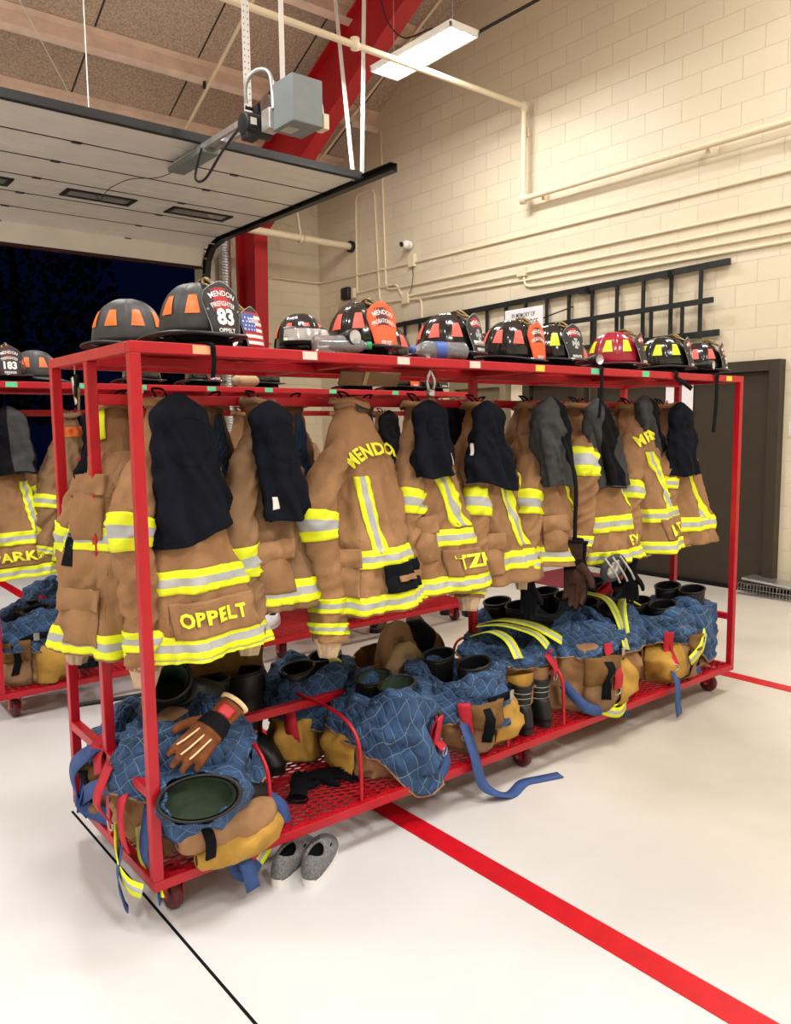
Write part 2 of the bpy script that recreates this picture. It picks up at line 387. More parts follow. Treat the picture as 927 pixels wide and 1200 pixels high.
# doors on the gable wall
def wall_door(name, y0, y1, leaves, mt, h=2.13, fr=.10):
    root = bpy.data.objects.new(name, None); C.objects.link(root); root.location = (XW, (y0+y1)/2, 0); root['kind'] = 'structure'
    hw = (y1-y0)/2; f = MB()
    for y in (-hw+fr/2, hw-fr/2): f.box((-.03, y, h/2), (.14, fr, h))
    f.box((-.03, 0, h-fr/2), (.14, 2*hw-2*fr, fr)); f.build('door_frame', mt, root, bevel=.004)
    n = leaves; lw = (2*hw-2*fr)/n
    for k in range(n):
        y = -hw+fr+lw*(k+.5)
        lf = MB().box((-.005, y, (h-fr)/2+.008), (.05, lw-.008, h-fr-.02)).build('door_leaf', mt, root, bevel=.003)
        hy = -hw+fr+.006 if k == 0 else hw-fr-.006
        for z in (.25, 1.02, 1.78):
            MB().tube([(-.035, hy, z-.055), (-.035, hy, z+.055)], .009, 8).build('hinge', STEEL, lf)
        MB().box((-.035, y + (lw/2-.05)*(1 if k == 0 else -1), 1.02), (.02, .05, .16)).tube([(-.05, y+(lw/2-.06)*(1 if k == 0 else -1), 1.02), (-.09, y+(lw/2-.06)*(1 if k == 0 else -1), 1.02), (-.09, y+(lw/2-.17)*(1 if k == 0 else -1), 1.02)], .01).build('door_handle', STEEL, lf)
    return root
wall_door('door_1', 1.13, 3.20, 2, DOORB)
wall_door('door_2', 3.28, 4.18, 1, DOORB)
wall_door('door_3', 4.45, 5.45, 1, TANB)
struct(MB().box((XW-.012, (YF+1.1)/2, .05), (.024, 1.1-YF, .1)).box((XW-.012, (5.5+8.55)/2, .05), (.024, 3.05, .1)).build('baseboard_right', RUBBER))
struct(MB().box((XW-.05, 2.65, .008), (.12, 3.1, .016)).build('trim_1', BLACK))
# header trim above the opening
struct(MB().box(((DX0+DX1)/2, YB-.03, DH+.10), (DX1-DX0+.1, .06, .20)).build('trim_2', CREAM))
struct(MB().box(((DX0+DX1)/2, YB+.06, DH-.02), (DX1-DX0, .1, .05)).build('trim_3', mat('rusty_steel_lintel', (.10, .02, .015), .7, var=.4, vscale=12)))
# outside: yard, trees against the night sky
struct(MB().box(((XL+XW)/2, 17, -.12), (40, 10, .1)).build('ground_outside', mat('night_asphalt', (.02, .02, .02), .9, var=.3)))
LEAFM = mat('night_foliage', (.006, .009, .006), .95, var=.4, vscale=3)
rnd = random.Random(5)
for i, (x, y, h, r) in enumerate(((3.7, 16, 7.2, 2.1), (8.2, 18, 4.4, 1.7), (13.5, 19, 6, 2))):
    t = thing('tree', ['bushy dark tree outside the open overhead door, at the picture edge', 'dark tree outside the open overhead door, beside the track', 'dark tree outside, mostly hidden by the back wall'][i], 'tree', (x, y, -.07))
    MB().tube([(0, 0, 0), (.05, 0, h*.5), (0, .05, h*.8)], [.16, .11, .05]).build('trunk', BLACK, t)
    f = MB()
    for k in range(3200):
        a = rnd.uniform(0, 2*PI); u = rnd.random(); rr = r*(.35+.65*math.sqrt(rnd.random())) * math.sin(PI*(.12+.8*u)); p = V(math.cos(a)*rr, math.sin(a)*rr, h*(.25+.75*u))
        q = V(rnd.gauss(0,1), rnd.gauss(0,1), rnd.gauss(0,1)).normalized(); x_ = q.orthogonal().normalized()*.085; y_ = q.cross(x_)*.9
        f.add([p-x_, p+y_, p+x_, p-y_], [(0,1,2,3)])
    f.build('foliage', LEAFM, t)
# ------------------------------------------------------------------ turnout gear racks
RL, RD, RT, RB = 3.52, .80, 1.83, .13
HOOKX = [.22, .57, .98, 1.34, 1.68, 2.05, 2.44, 2.88, 3.22]
RODX = [.43, .82, 1.21, 1.62, 2.0, 2.44, 2.9]
def diamond(mb, z, x0, x1, y0, y1, px=.075, slope=.42, w=.004, h=.006):
    dy = y1 - y0; dx = dy / slope
    for sgn in (1, -1):
        k = x0 - dx
        while k < x1 + dx:
            a = (k, y0) if sgn > 0 else (k, y1); b = (k + dx, y1) if sgn > 0 else (k + dx, y0)
            (ax, ay), (bx, by) = a, b
            if bx > x0 and ax < x1:
                if ax < x0: ay += (by-ay)*(x0-ax)/(bx-ax); ax = x0
                if bx > x1: by = ay + (by-ay)*(x1-ax)/(bx-ax); bx = x1
                if bx - ax > .005: mb.beam((ax, ay, z), (bx, by, z), w, h)
            k += px
def make_rack(label, tags):
    r = thing('gear_rack', label, 'rack', (0, 0, 0), 0, 'rolling turnout gear racks')
    T = .034; e = T/2
    base = MB()
    for y in (e, RD-e): base.beam((0, y, RB+e), (RL, y, RB+e), T)
    for x in (e, RL-e): base.beam((x, T, RB+e), (x, RD-T, RB+e), T)
    for x in (.9, 1.78, 2.66): base.beam((x, T, RB+e), (x, RD-T, RB+e), T*.8)
    base.beam((T, .4, RB+e-.003), (RL-T, .4, RB+e-.003), T*.8)
    base.build('base_frame', RED, r, bevel=.003)
    m = MB(); diamond(m, RB+T+.002, T, RL-T, .01, RD-.01); m.build('deck_mesh', RED, r)
    for x, y in ((e, e), (e, .4), (e, RD-e), (1.78, .4), (RL-e, e), (RL-e, .4), (RL-e, RD-e)):
        MB().beam((x, y, RB+T), (x, y, RT-T), T).build('post', RED, r, bevel=.003)
    top = MB()
    for y in (e, RD-e): top.beam((0, y, RT-e), (RL, y, RT-e), T)
    for x in (e, RL-e): top.beam((x, T, RT-e), (x, RD-T, RT-e), T)
    top.beam((T, .4, RT-e-.01), (RL-T, .4, RT-e-.01), T)
    for x in (.9, 1.78, 2.66): top.beam((x, T, RT-e-.004), (x, RD-T, RT-e-.004), T*.8)
    top.build('shelf_frame', RED, r, bevel=.003)
    m = MB(); diamond(m, RT-.004, T, RL-T, .01, RD-.01); m.build('shelf_mesh', RED, r)
    MB().beam((T, .4, 1.672), (RL-T, .4, 1.672), .034, .036).build('hang_bar', RED, r, bevel=.003)
    MB().beam((T, .4, .447), (RL-T, .4, .447), .034).build('centre_rail', RED, r, bevel=.003)
    for x in (e, RL-e):
        w = MB().beam((x, T, .447), (x, RD-T, .447), T); w.build('end_rail', RED, r, bevel=.003)
    for x in RODX:
        p = [(x, .02, RB+T), (x, .022, .30), (x, .035, .39), (x, .09, .445), (x, .2, .472), (x, .4, .472), (x, .6, .472), (x, .71, .445), (x, .765, .39), (x, .778, .30), (x, .78, RB+T)]
        MB().tube(smooth_path(p, 4), .0075, 8).build('divider_rod', RED, r)
    for x in (.10, 1.80, 3.42):
        for y in (.10, .70):
            c = MB(); c.box((x, y, RB-.004), (.07, .07, .008)).box((x-.028, y, .085), (.005, .045, .085)).box((x+.028, y, .085), (.005, .045, .085))
            f = c.build('caster', RED, r)
            Mx = Matrix.Translation((x, y, .05)) @ Matrix.Rotation(PI/2, 4, 'Y')
            MB().lathe([(0, -.016), (.03, -.016), (.046, -.018), (.05, -.01), (.05, .01), (.046, .018), (.03, .016), (0, .016)], 24, Mx).build('wheel', BROWNP, f)
            MB().tube([(x-.034, y, .05), (x+.034, y, .05)], .01, 8).build('axle', STEEL, f)
    for x in HOOKX:
        for sgn in (-1, 1):
            y0 = .4 + sgn*.018
            MB().tube(smooth_path([(x, y0, 1.68), (x, y0+sgn*.03, 1.668), (x, y0+sgn*.06, 1.66), (x, y0+sgn*.085, 1.68), (x, y0+sgn*.09, 1.70)], 3), .0045, 6).build('hook', RED, r)
    for x, mt, tx in tags:
        f = MB().box((x, -.0008, RT-e), (.058, .0014, .026)).build('name_tag', mt, r)
    return r
T1 = [(.225, ORTAG, ''), (.62, PKTAG, ''), (1.03, PKTAG, ''), (1.40, PKTAG, ''), (1.79, YETAG, ''), (2.17, GRTAG, ''), (2.57, GRTAG, ''), (3.36, YETAG, '')]
rack = make_rack('red tube steel gear rack on casters, in front, standing across the red floor line', T1)
rack2 = make_rack('red rolling gear rack standing behind the front rack, nearer the open overhead door', [(x, GRTAG, '') for x in (.16, .52, .86, 1.3, 1.7, 2.2, 2.75)] )
rack2.location = (.06, 2.25, 0)
# painted numbers on the hanging bars
n = MB(); put_text(n, '90', .03, lambda x, y: V(.17 + x, .3815, 1.705 + y)); n.build('lettering', WHT, rack)
n = MB(); put_text(n, '75', .034, lambda x, y: V(1.86 + x, .3815, 1.73 + y)); n.build('lettering', WHT, rack2)
MB().box((1.86, .384, 1.73), (.34, .003, .06)).build('number_plate', BROWNP, rack2)

# ------------------------------------------------------------------ overhead door, tracks and opener
ZD = 4.2
od = thing('overhead_door', 'white panelled overhead garage door raised under the roof, with dark framed panes', 'garage door', ((DX0+DX1)/2, 6.6, ZD))
ox, oy = (DX0+DX1)/2, 6.6
hw = (DX1-DX0)/2 - .03
PANEL = mat('white_door_panel', (.78, .75, .70), .42, var=.05, vscale=3, bump=.08, bscale=14)
edges = [4.74, 5.40, 6.05, 6.70, 7.35, 8.0]
secs = [((edges[i], 0), (edges[i+1], 0)) for i in range(5)] + [((8.0, 0), (8.41, -.09)), ((8.41, -.09), (8.51, -.34))]
for k, (a, b) in enumerate(secs):
    p = V(0, a[0]-oy, a[1]); q = V(0, b[0]-oy, b[1]); L = (q-p).length; d = (q-p).normalized(); nrm = V(1,0,0).cross(d)
    R = Matrix((V(1,0,0), d, nrm)).transposed(); mid = (p+q)/2
    w = MB().box(mid, (2*hw, L-.016, .05), R)
    MB().box(q - nrm*.018, (2*hw-.01, .016, .02), R).build('joint_seal', RUBBER, od)
    f = w.build('door_panel', PANEL, od, bevel=.006)
    for yy in (-.10, .10): MB().box(mid + d*yy*L*1.6 - nrm*.0262, (2*hw-.04, .006, .003), R).build('rib', PANEL, f)
    if k == 3:
        for i, xx in enumerate((-.55-1.16*1, .08+.0, 1.30)):
            cx = (1.1, 2.41, 3.62)[i] - ox
            fr = MB(); W2, H2 = .78, .30
            for sx in (-1, 1): fr.box(mid + V(cx + sx*(W2/2-.025), 0, 0) - nrm*.03, (.05, H2, .02), R)
            for sy in (-1, 1): fr.box(mid + V(cx, 0, 0) + d*sy*(H2/2-.022) - nrm*.03, (W2, .045, .02), R)
            ff = fr.build('window_frame', RUBBER, f, bevel=.004)
            MB().box(mid + V(cx, 0, 0) - nrm*.026, (W2-.09, H2-.08, .006), R).build('window_pane', mat('tinted_pane%d' % i, (.34, .33, .31), .05, spec=.8) if i == 0 else bpy.data.materials['tinted_pane0'], ff)
    if k < 6:
        for xx in (1.66-ox, 3.25-ox):
            MB().box(V(xx, q.y, q.z) - nrm*.03, (.085, .05, .008), R).build('hinge', DKMET, f)
w = MB().box((0, 4.74-oy-.03, -.005), (2*hw+.04, .06, .075)).tube([(-hw, 4.70-oy, -.03), (0, 4.70-oy, -.034), (hw, 4.70-oy, -.03)], .022)
w.build('bottom_seal', RUBBER, od)
for k, (a, b) in enumerate(secs):
    for sx in (-1, 1):
        MB().tube([(sx*(hw-.02), b[0]-oy, b[1]-.02), (sx*(hw+.09), b[0]-oy, b[1]-.03)], .012, 8).lathe([(0, -.012), (.026, -.012), (.026, .012), (0, .012)], 14, Matrix.Translation((sx*(hw+.08), b[0]-oy, b[1]-.03)) @ Matrix.Rotation(PI/2, 4, 'Y')).build('roller', DKMET, od)
for sx in (1, -1):
    tx = (DX1+.03) if sx > 0 else (DX0-.03)
    t = thing('door_track', 'black steel door track curving down beside the red column' if sx > 0 else 'black steel door track at the far end of the raised door, outside the frame', 'track', (tx, YB-.1, 0), 0)
    pth = [(0, 4.2-YB+.1, ZD-.03), (0, 7.9-YB+.1, ZD-.03), (0, 8.25-YB+.1, ZD-.09), (0, 8.42-YB+.1, ZD-.25), (0, 8.47-YB+.1, ZD-.45), (0, 8.47-YB+.1, 2.0), (0, 8.47-YB+.1, .0)]
    prof = MB()
    P = [Vector(q) for q in pth]
    for a, b in zip(P, P[1:]):
        d = (b-a).normalized(); nn = V(1, 0, 0).cross(d)
        prof.beam(a - nn*.04, b - nn*.04, .085, .006, up=nn); prof.beam(a + nn*.04, b + nn*.04, .085, .006, up=nn); prof.beam(a + V(sx*.04, 0, 0), b + V(sx*.04, 0, 0), .006, .085, up=nn)
    prof.build('rail', DKMET, t)
    for y in (5.0, 5.7, 6.4, 7.1, 7.8):
        MB().box((-sx*.015, y-YB+.1, ZD+.035), (.05, .12, .05)).build('bracket', DKMET, t)
    for ya, yb in ((4.75, 4.62), (4.9, 5.25)):
        a = V(0, ya-YB+.1, ZD+.0); b = V(.0, yb-YB+.1, roof_z(yb)-.15)
        MB().beam(a, b, .036, .004, up=(0, 1, 0)).beam(a + V(.018, 0, 0), b + V(.018, 0, 0), .004, .036, up=(0, 1, 0)).build('hanger', STRAP, t)
# opener
op = thing('door_opener', 'grey box garage door opener with motor and rail hung on white straps', 'opener', (2.6, 3.2, 4.0))
def P_(x, y, z): return V(x-2.6, y-3.2, z-4.0)
w = MB()
for dx in (-.05, .05): w.beam(P_(2.6+dx, 3.35, 4.12), P_(2.6+dx, 4.75, 4.12), .03, .05)
w.beam(P_(2.6, 4.4, 4.125), P_(2.6, 5.45, 4.125), .12, .03)
w.build('rail', GALV, op)
MB().box(P_(2.6, 5.0, 4.085), (.17, .75, .05)).build('trolley_arm', OPGREY, op, bevel=.005)
MB().box(P_(2.47, 2.95, 3.93), (.26, .30, .33)).build('control_box', OPGREY, op, bevel=.008)
MB().box(P_(2.42, 2.98, 3.762), (.10, .12, .003)).build('label_plate', GALV, op)
MB().box(P_(2.36, 3.14, 3.86), (.10, .12, .15)).build('motor_bracket', GALV, op, bevel=.004)
Mx = Matrix.Translation(P_(2.36, 3.33, 3.87)) @ Matrix.Rotation(PI/2, 4, 'Y')
MB().lathe([(0, -.14), (.075, -.14), (.085, -.125), (.085, .09), (.07, .1), (.03, .11), (0, .11)], 24, Mx).box(P_(2.28, 3.33, 3.79), (.1, .09, .07)).build('motor', DKMET, op, bevel=.004)
MB().box(P_(2.27, 3.243, 3.87), (.05, .004, .05)).build('label_plate', WHITE, op)
Mx = Matrix.Translation(P_(2.43, 3.32, 4.05)) @ Matrix.Rotation(PI/2, 4, 'Y')
MB().lathe([(.0, -.008), (.02, -.012), (.06, -.01), (.075, -.012), (.08, -.004), (.075, 0), (.08, .006), (.075, .012), (.02, .012), (0, .01)], 28, Mx).build('pulley', mat('brown_pulley', (.10, .06, .05), .5), op)
w = MB().beam(P_(2.42, 3.1, 4.11), P_(2.52, 3.6, 4.13), .02, .06).beam(P_(2.42, 3.3, 4.1), P_(2.6, 3.3, 4.1), .05, .04).tube([P_(2.36, 3.52, 4.07), P_(2.7, 3.52, 4.07)], .014).box(P_(2.45, 3.48, 4.06), (.06, .08, .06))
w.build('shaft_frame', DKMET, op)
MB().tube(smooth_path([P_(2.34, 3.07, 3.92), P_(2.35, 3.12, 4.18), P_(2.32, 3.26, 4.25), P_(2.28, 3.36, 4.18), P_(2.30, 3.4, 4.05)], 6), .016, 10).build('conduit', GALV, op)
MB().tube(smooth_path([P_(2.5, 4.6, 4.08), P_(2.5, 4.75, 3.86), P_(2.5, 4.55, 3.80), P_(2.5, 4.2, 3.95), P_(2.5, 3.8, 4.08)], 6), .012, 8).build('drive_chain', DKMET, op)
MB().box(P_(2.65, 2.88, 3.83), (.05, .10, .11)).build('outlet', CREAM, op, bevel=.004)
MB().tube(smooth_path([P_(2.6, 2.98, 4.09), P_(2.66, 2.95, 4.08), P_(2.665, 2.9, 3.95), P_(2.65, 2.88, 3.88)], 5), .006, 6).build('power_cord', WHITE, op)
for (y, x, wd) in ((3.95, 2.62, .07), (3.45, 2.66, .045)):
    a = P_(x, y, 4.14); b = P_(x, y, roof_z(y)-.05)
    st = MB().beam(a, b, wd, .004, up=(0, 1, 0)).build('hanger', STRAP, op)
    if wd > .06:
        hs = MB(); k = 0
        while k*.05 < (b-a).length-.05:
            for dx in (-.018, .018): hs.box(a + V(dx, -.0025, .03+k*.05), (.007, .002, .012))
            k += 1
        hs.build('slot', DKMET, st)
for x, y, l in ((1.05, 6.3, .9),):
    MB().tube([P_(1.75, 5.3, 4.3), P_(1.75, 5.3, roof_z(5.3)-.2)], .006).build('hanger', STRAP, op)
# pull cord on the door
MB().tube(smooth_path([P_(2.6, 5.35, 4.09), P_(2.5, 5.6, 4.06), P_(2.38, 6.0, 4.12), P_(2.3, 6.4, 4.10), P_(2.27, 6.6, 4.02), P_(2.24, 6.65, 4.11)], 5), .004, 6).build('release_cord', DKMET, op)

# ------------------------------------------------------------------ lights
def fixture(x, y, z, label, power, up=0):
    t = thing('ceiling_light', label, 'light', (x, y, z), 0, 'fluorescent ceiling lights')
    L, W = 1.25, .38
    w = MB().box((0, 0, .045), (W, L, .02)).box((-W/2+.01, 0, .015), (.02, L, .05)).box((W/2-.01, 0, .015), (.02, L, .05)).box((0, -L/2+.01, .015), (W, .02, .05)).box((0, L/2-.01, .015), (W, .02, .05))
    w.build('housing', REFL, t, bevel=.003)
    for dx in (-.12, -.04, .04, .12):
        MB().tube([(dx, -L/2+.03, .018), (dx, L/2-.03, .018)], .013, 8).build('tube', TUBE, t)
    for dy in (-.45, .45):
        MB().tube([(0, dy, .05), (0, dy, roof_z(y+dy)-z)], .003, 6).build('hanger', STEEL, t)
    ld = bpy.data.lights.new('fluorescent', 'AREA'); ld.shape = 'RECTANGLE'; ld.size = W; ld.size_y = L; ld.energy = power; ld.color = (1, .985, .96)
    lo = bpy.data.objects.new('fluorescent_glow', ld); C.objects.link(lo); lo.location = (x, y, z-.015)
    if up:  # added upward fill lamp to brighten the ceiling, not one of the tubes
        lu = bpy.data.lights.new('ceiling_fill', 'AREA'); lu.shape = 'RECTANGLE'; lu.size = W; lu.size_y = L; lu.energy = up; lu.color = (1, .97, .93)
        lo = bpy.data.objects.new('ceiling_fill_lamp', lu); C.objects.link(lo); lo.location = (x, y, z+.07); lo.rotation_euler = (PI, 0, 0)
    return t
PWR = 122
fixture(4.72, 4.12, 5.3, 'lit fluorescent ceiling fixture hanging near the cream block gable wall', 88)
for i, (x, y, z) in enumerate(((.6, 3.6, 6.0), (-3.6, 3.6, 6.0), (4.6, -.6, 6.2), (.6, -.9, 6.2), (-3.6, -.9, 6.2), (4.6, -5, 5.8), (.6, -5, 5.8), (-3.6, -5, 5.8))):
    fixture(x, y, z, 'lit fluorescent ceiling fixture hanging elsewhere over the bay', PWR, 58)
cable = MB().tube(smooth_path([(4.72, 3.7, 5.36), (4.66, 3.9, 5.45), (4.6, 4.3, 5.5), (4.5, 4.5, 5.9), (4.55, 4.55, 6.8)], 6), .008, 6).build('power_cord', RUBBER); tag(cable, 'black power cord looping above the lit fluorescent fixture', 'cord')
o = MB().tube([(4.92, 3.62, 5.35), (4.92, 1.5, 5.35), (4.92, -3, 5.35)], .016, 8).build('black_conduit', RUBBER); tag(o, 'straight black conduit running from the ceiling light over the cream wall', 'conduit')

# ------------------------------------------------------------------ pipes and fittings on the walls
XP = XW - .016
def pipe(name, label, cat, pts, r, mt=None, clamps=(), parts=True):
    o = MB().tube(pts, r, 10).build(name, mt or PIPE); tag(o, label, cat)
    for c in clamps:
        MB().box(c, (.03, .03, r*3.2)).build('clamp', mt or PIPE, o)
    return o
def elbow(pts, r=.08, n=4):
    pts = [Vector(p) for p in pts]; out = [pts[0]]
    for a, b, c in zip(pts, pts[1:], pts[2:]):
        u = (a-b).normalized()*min(r, (a-b).length*.45); v = (c-b).normalized()*min(r, (c-b).length*.45)
        for k in range(n+1):
            t = k/n; out.append(b + u*(1-t)**2 + v*t**2)
    out.append(pts[-1]); return out
sp = pipe('sprinkler_pipe', 'cream pipe crossing below the roof, dropping down the gable wall and running along it', 'pipe', elbow([(-2, 4.15, 5.2), (6.27, 4.15, 5.17), (6.27, 4.15, 4.15), (6.27, -4, 4.10)], .05), .032, clamps=[(6.33, 3.9, 4.15), (6.33, 1.9, 4.13), (6.33, 4.15, 4.9)])
for c in ((6.27, 4.15, 5.16), (6.27, 4.15, 4.15), (3.9, 4.15, 5.19)):
    MB().lathe([(0, -.05), (.045, -.05), (.045, .05), (0, .05)], 14, Matrix.Translation(c)).build('fitting', PIPE, sp)
LZ = [('long cream conduit topmost on the gable wall, below the sprinkler pipe', [(5.43, YB-.03, 2.95), (5.43, YB-.03, 3.84), (XP, YB-.03, 3.84), (XP, 6.3, 3.79), (XP, -4, 3.72)]),
      ('long cream conduit second from the top on the gable wall', [(XP, 6.93, 5.70), (XP, 6.85, 3.50), (XP, 4.0, 3.48), (XP, -4, 3.43)]),
      ('long cream conduit third from the top on the gable wall', [(XP, 7.58, 3.56), (XP, 6.6, 3.56), (XP, 6.5, 3.36), (XP, 4.2, 3.35), (XP, -4, 3.33)]),
      ('long cream conduit lowest on the gable wall, just above the ladder', [(XP, 6.35, 3.30), (XP, 4.3, 3.26), (XP, -4, 3.19)]),
      ('short cream conduit with a bend hanging from the wall box above the ladder', [(XP, 4.24, 3.34), (XP, 4.22, 3.18), (XP, 3.9, 3.17), (XP, -4, 3.12)]),
      ('cream conduit standing up to the roof beside the door track end', [(XP, 7.55, 3.56), (XP, 7.55, 4.97), (XP, 7.1, 4.97), (XP, 7.0, 3.34), (XP, 6.45, 3.32)]),
      ('low cream conduit bending down in the wall corner behind the helmets', [(XP, 8.1, .0), (XP, 8.1, 3.42), (XP, 7.75, 3.45), (XP, 7.72, 3.56)]),
      ('cream conduit dropping from the wall box down behind the ladder end', [(XP, 6.4, 3.3), (XP, 6.1, 3.3), (XP, 6.08, 3.2), (XP, 6.08, 2.4)])]
for lab, pts in LZ: pipe('conduit', lab, 'conduit', elbow(pts, .12), .016 if 'lowest' not in lab else .013)
def jbox(lab, c, d): tag(MB().box(c, d).build('junction_box', PIPE, bevel=.006), lab, 'box')
jbox('cream wall box under the white security camera', (XP, 6.27, 3.82), (.06, .13, .17))
jbox('cream wall box where the conduits meet, past the ladder end', (XP, 6.41, 3.33), (.06, .14, .14))
jbox('cream wall box above the middle of the ladder', (XP, 4.26, 3.36), (.06, .14, .10))
jbox('grey wall box at the foot of the back wall conduit', (5.41, YB-.03, 2.93), (.13, .06, .16))
t = thing('security_camera', 'white round security camera with black lens on the gable wall', 'camera', (XP-.02, 6.30, 4.03))
MB().lathe([(0, -.03), (.05, -.03), (.055, 0), (.05, .02)], 16, Matrix.Rotation(PI/2, 4, 'Y')).build('base', WHITE, t)
MB().lathe([(.06*math.sin(a*PI/10), -.06-.06*math.cos(a*PI/10)) for a in range(11)], 18, Matrix.Rotation(PI/2, 4, 'Y')).build('body', WHITE, t)
MB().lathe([(0, 0), (.034, .004), (.034, .02), (0, .02)], 16, Matrix.Translation((-.115, .02, .0)) @ Matrix.Rotation(-PI/2-.3, 4, 'Y')).build('lens', GLOSS, t)
o = MB().tube(smooth_path([(XP-.02, 6.25, 3.75), (XP-.03, 6.22, 3.6), (XP-.02, 6.28, 3.42), (XP-.01, 6.33, 3.38)], 5), .005, 6).build('cable', RUBBER); tag(o, 'thin black cable hanging between the two cream wall boxes', 'cable')
t = thing('wall_horn', 'black rounded horn speaker on the cream wall conduit', 'speaker', (XP-.03, 7.72, 3.56))
MB().box((-.05, 0, 0), (.10, .19, .19)).build('horn_body', RUBBER, t, bevel=.03); MB().box((0, -.1, 0), (.06, .10, .15)).build('mount', PIPE, t, bevel=.006)
# strut pipe with black flange
t = thing('flue_pipe', 'white pipe ending in a black flange on the gable wall, past the red column', 'pipe', (XW, 7.68, 4.25))
MB().tube([(-1.9, 0, .02), (-.02, 0, 0)], .05, 14).build('pipe', PIPE, t); MB().lathe([(0, -.05), (.085, -.05), (.085, 0), (0, 0)], 16, Matrix.Rotation(PI/2, 4, 'Y')).build('flange', RUBBER, t)
MB().tube([(-.9, 0, .05), (-1.1, 0, 1.2)], .015, 8).lathe([(.055, -.03), (.06, -.03), (.06, .03), (.055, .03)], 16, Matrix.Translation((-.9, 0, 0)) @ Matrix.Rotation(PI/2, 4, 'Y')).build('hanger', PIPE, t)
# spiral duct
t = MB(); prof = []
for k in range(120): z = k*.04; prof += [(.085, z), (.085, z+.034), (.089, z+.036), (.089, z+.038)]
t.lathe(prof, 20, Matrix.Translation((4.68, 8.44, 0))); o = t.build('spiral_duct', GALV); tag(o, 'galvanized spiral duct standing between the red column and the door track', 'duct')
# slim roof pipes
for lab, pts in (('thin cream pipe sloping under the roof beside the opener', [(3.74, 1.5, roof_z(1.5)-.3), (3.78, 8.3, roof_z(8.3)-.3)]), ('thin cream pipe sloping under the roof between red rafter and gable wall', [(5.9, 1.5, roof_z(1.5)-.3), (5.8, 7.6, roof_z(7.6)-.3)])):
    o = pipe('roof_pipe', lab, 'pipe', pts, .022)
    for y in (7.0, 4.6): MB().box((pts[0][0], y, roof_z(y)-.24), (.03, .03, .14)).build('hanger', DKMET, o)
o = MB().tube([(.6, 5.2, 6.2), (2.6, 7.9, 5.25)], .006, 6).build('tie_wire', STRAP); tag(o, 'thin white wire slanting under the purlins at the upper corner', 'wire')
# ladder
t = thing('extension_ladder', 'dark extension ladder hung sideways on the gable wall behind the helmets', 'ladder', (XW-.05, 4.1, 2.42))
L0 = lambda y, z, x=0: (x, y-4.1, z-2.42)
MB().beam(L0(6.6, 2.98), L0(1.66, 3.06), .035, .06).build('rail', DKMET, t); MB().beam(L0(6.6, 2.36), L0(1.75, 2.42), .035, .06).build('rail', DKMET, t)
MB().beam(L0(5.3, 2.66, -.07), L0(1.78, 2.72, -.07), .035, .05).build('rail', DKMET, t); MB().beam(L0(5.3, 2.26, -.07), L0(1.78, 2.3, -.07), .035, .05).build('rail', DKMET, t)
for k in range(15):
    y = 6.4 - k*.318; MB().beam(L0(y, 2.38), L0(y, 3.02), .03, .03).build('rung', DKMET, t)
for k in range(10):
    y = 5.2 - k*.345; MB().beam(L0(y, 2.28, -.07), L0(y, 2.69, -.07), .028, .028).build('rung', DKMET, t)
MB().tube([L0(5.6, 2.45, -.1), L0(3.4, 2.85, -.1)], .008).build('halyard', RUBBER, t)
MB().box(L0(3.3, 3.01, -.03), (.1, .10, .07)).build('bracket', DKMET, t); MB().box(L0(2.3, 3.03, -.03), (.1, .08, .07)).build('bracket', DKMET, t)
# memorial sign
t = thing('memorial_sign', 'white rectangular sign with black lettering mounted on the ladder', 'sign', (6.22, 4.09, 2.72))
MB().box((0, 0, 0), (.012, .58, .38)).build('board', PAPER, t, bevel=.004)
g = MB()
for tx, z, s in (('IN MEMORY OF', .115, .052), ('ALLISON LODGE', .02, .075)):
    put_text(g, tx, s, lambda x, y: V(-.0075, -x, z + y), bold=.012, sx=.72 if s < .06 else .56)
g.build('lettering', RUBBER, t)
o = MB().box((XW-.006, 1.03, 1.51), (.012, .09, .13)).build('switch_plate', PAPER, bevel=.003); tag(o, 'small white switch plate on the wall beside the brown door frame', 'switch')
o = MB().box((XW-.045, 2.15, 1.70), (.003, .30, .52)).build('paper_notice', PAPER); tag(o, 'white paper notice taped on the dark brown door', 'notice')
o = MB().box((5.55, 2.92, .006), (.85, .66, .012)).build('floor_mat', MATRED, bevel=.004); tag(o, 'dark red mat lying on the floor before the brown doors', 'mat')
o = MB().tube([(.42, 2.28, .012), (.62, 2.24, .012), (1.35, 2.12, .012)], .012, 8).build('pole', RUBBER); tag(o, 'thin black pole lying on the floor between the two racks', 'pole')
# folded wire cart by the wall
t = thing('wire_basket', 'low silver wire basket with folded lid on the floor by the door', 'basket', (6.25, .95, 0))
w = MB()
for z in (.01, .06, .11): w.tube([(-.14, -.4, z), (.12, -.4, z), (.12, .4, z), (-.14, .4, z), (-.14, -.4, z)], .004, 6)
w.build('frame', STEEL, t)
w = MB()
for k in range(28):
    y = -.4 + .8*k/27; w.tube([(-.14, y, .01), (-.14, y, .11)], .0022, 5); w.tube([(.12, y, .01), (.12, y, .11)], .0022, 5); w.tube([(-.14, y, .01), (.12, y, .01)], .0022, 5)
w.build('wire_mesh', STEEL, t)
MB().box((-.02, .12, .135), (.24, .5, .02), Matrix.Rotation(.06, 3, 'X')).build('lid', STEEL, t, bevel=.004)
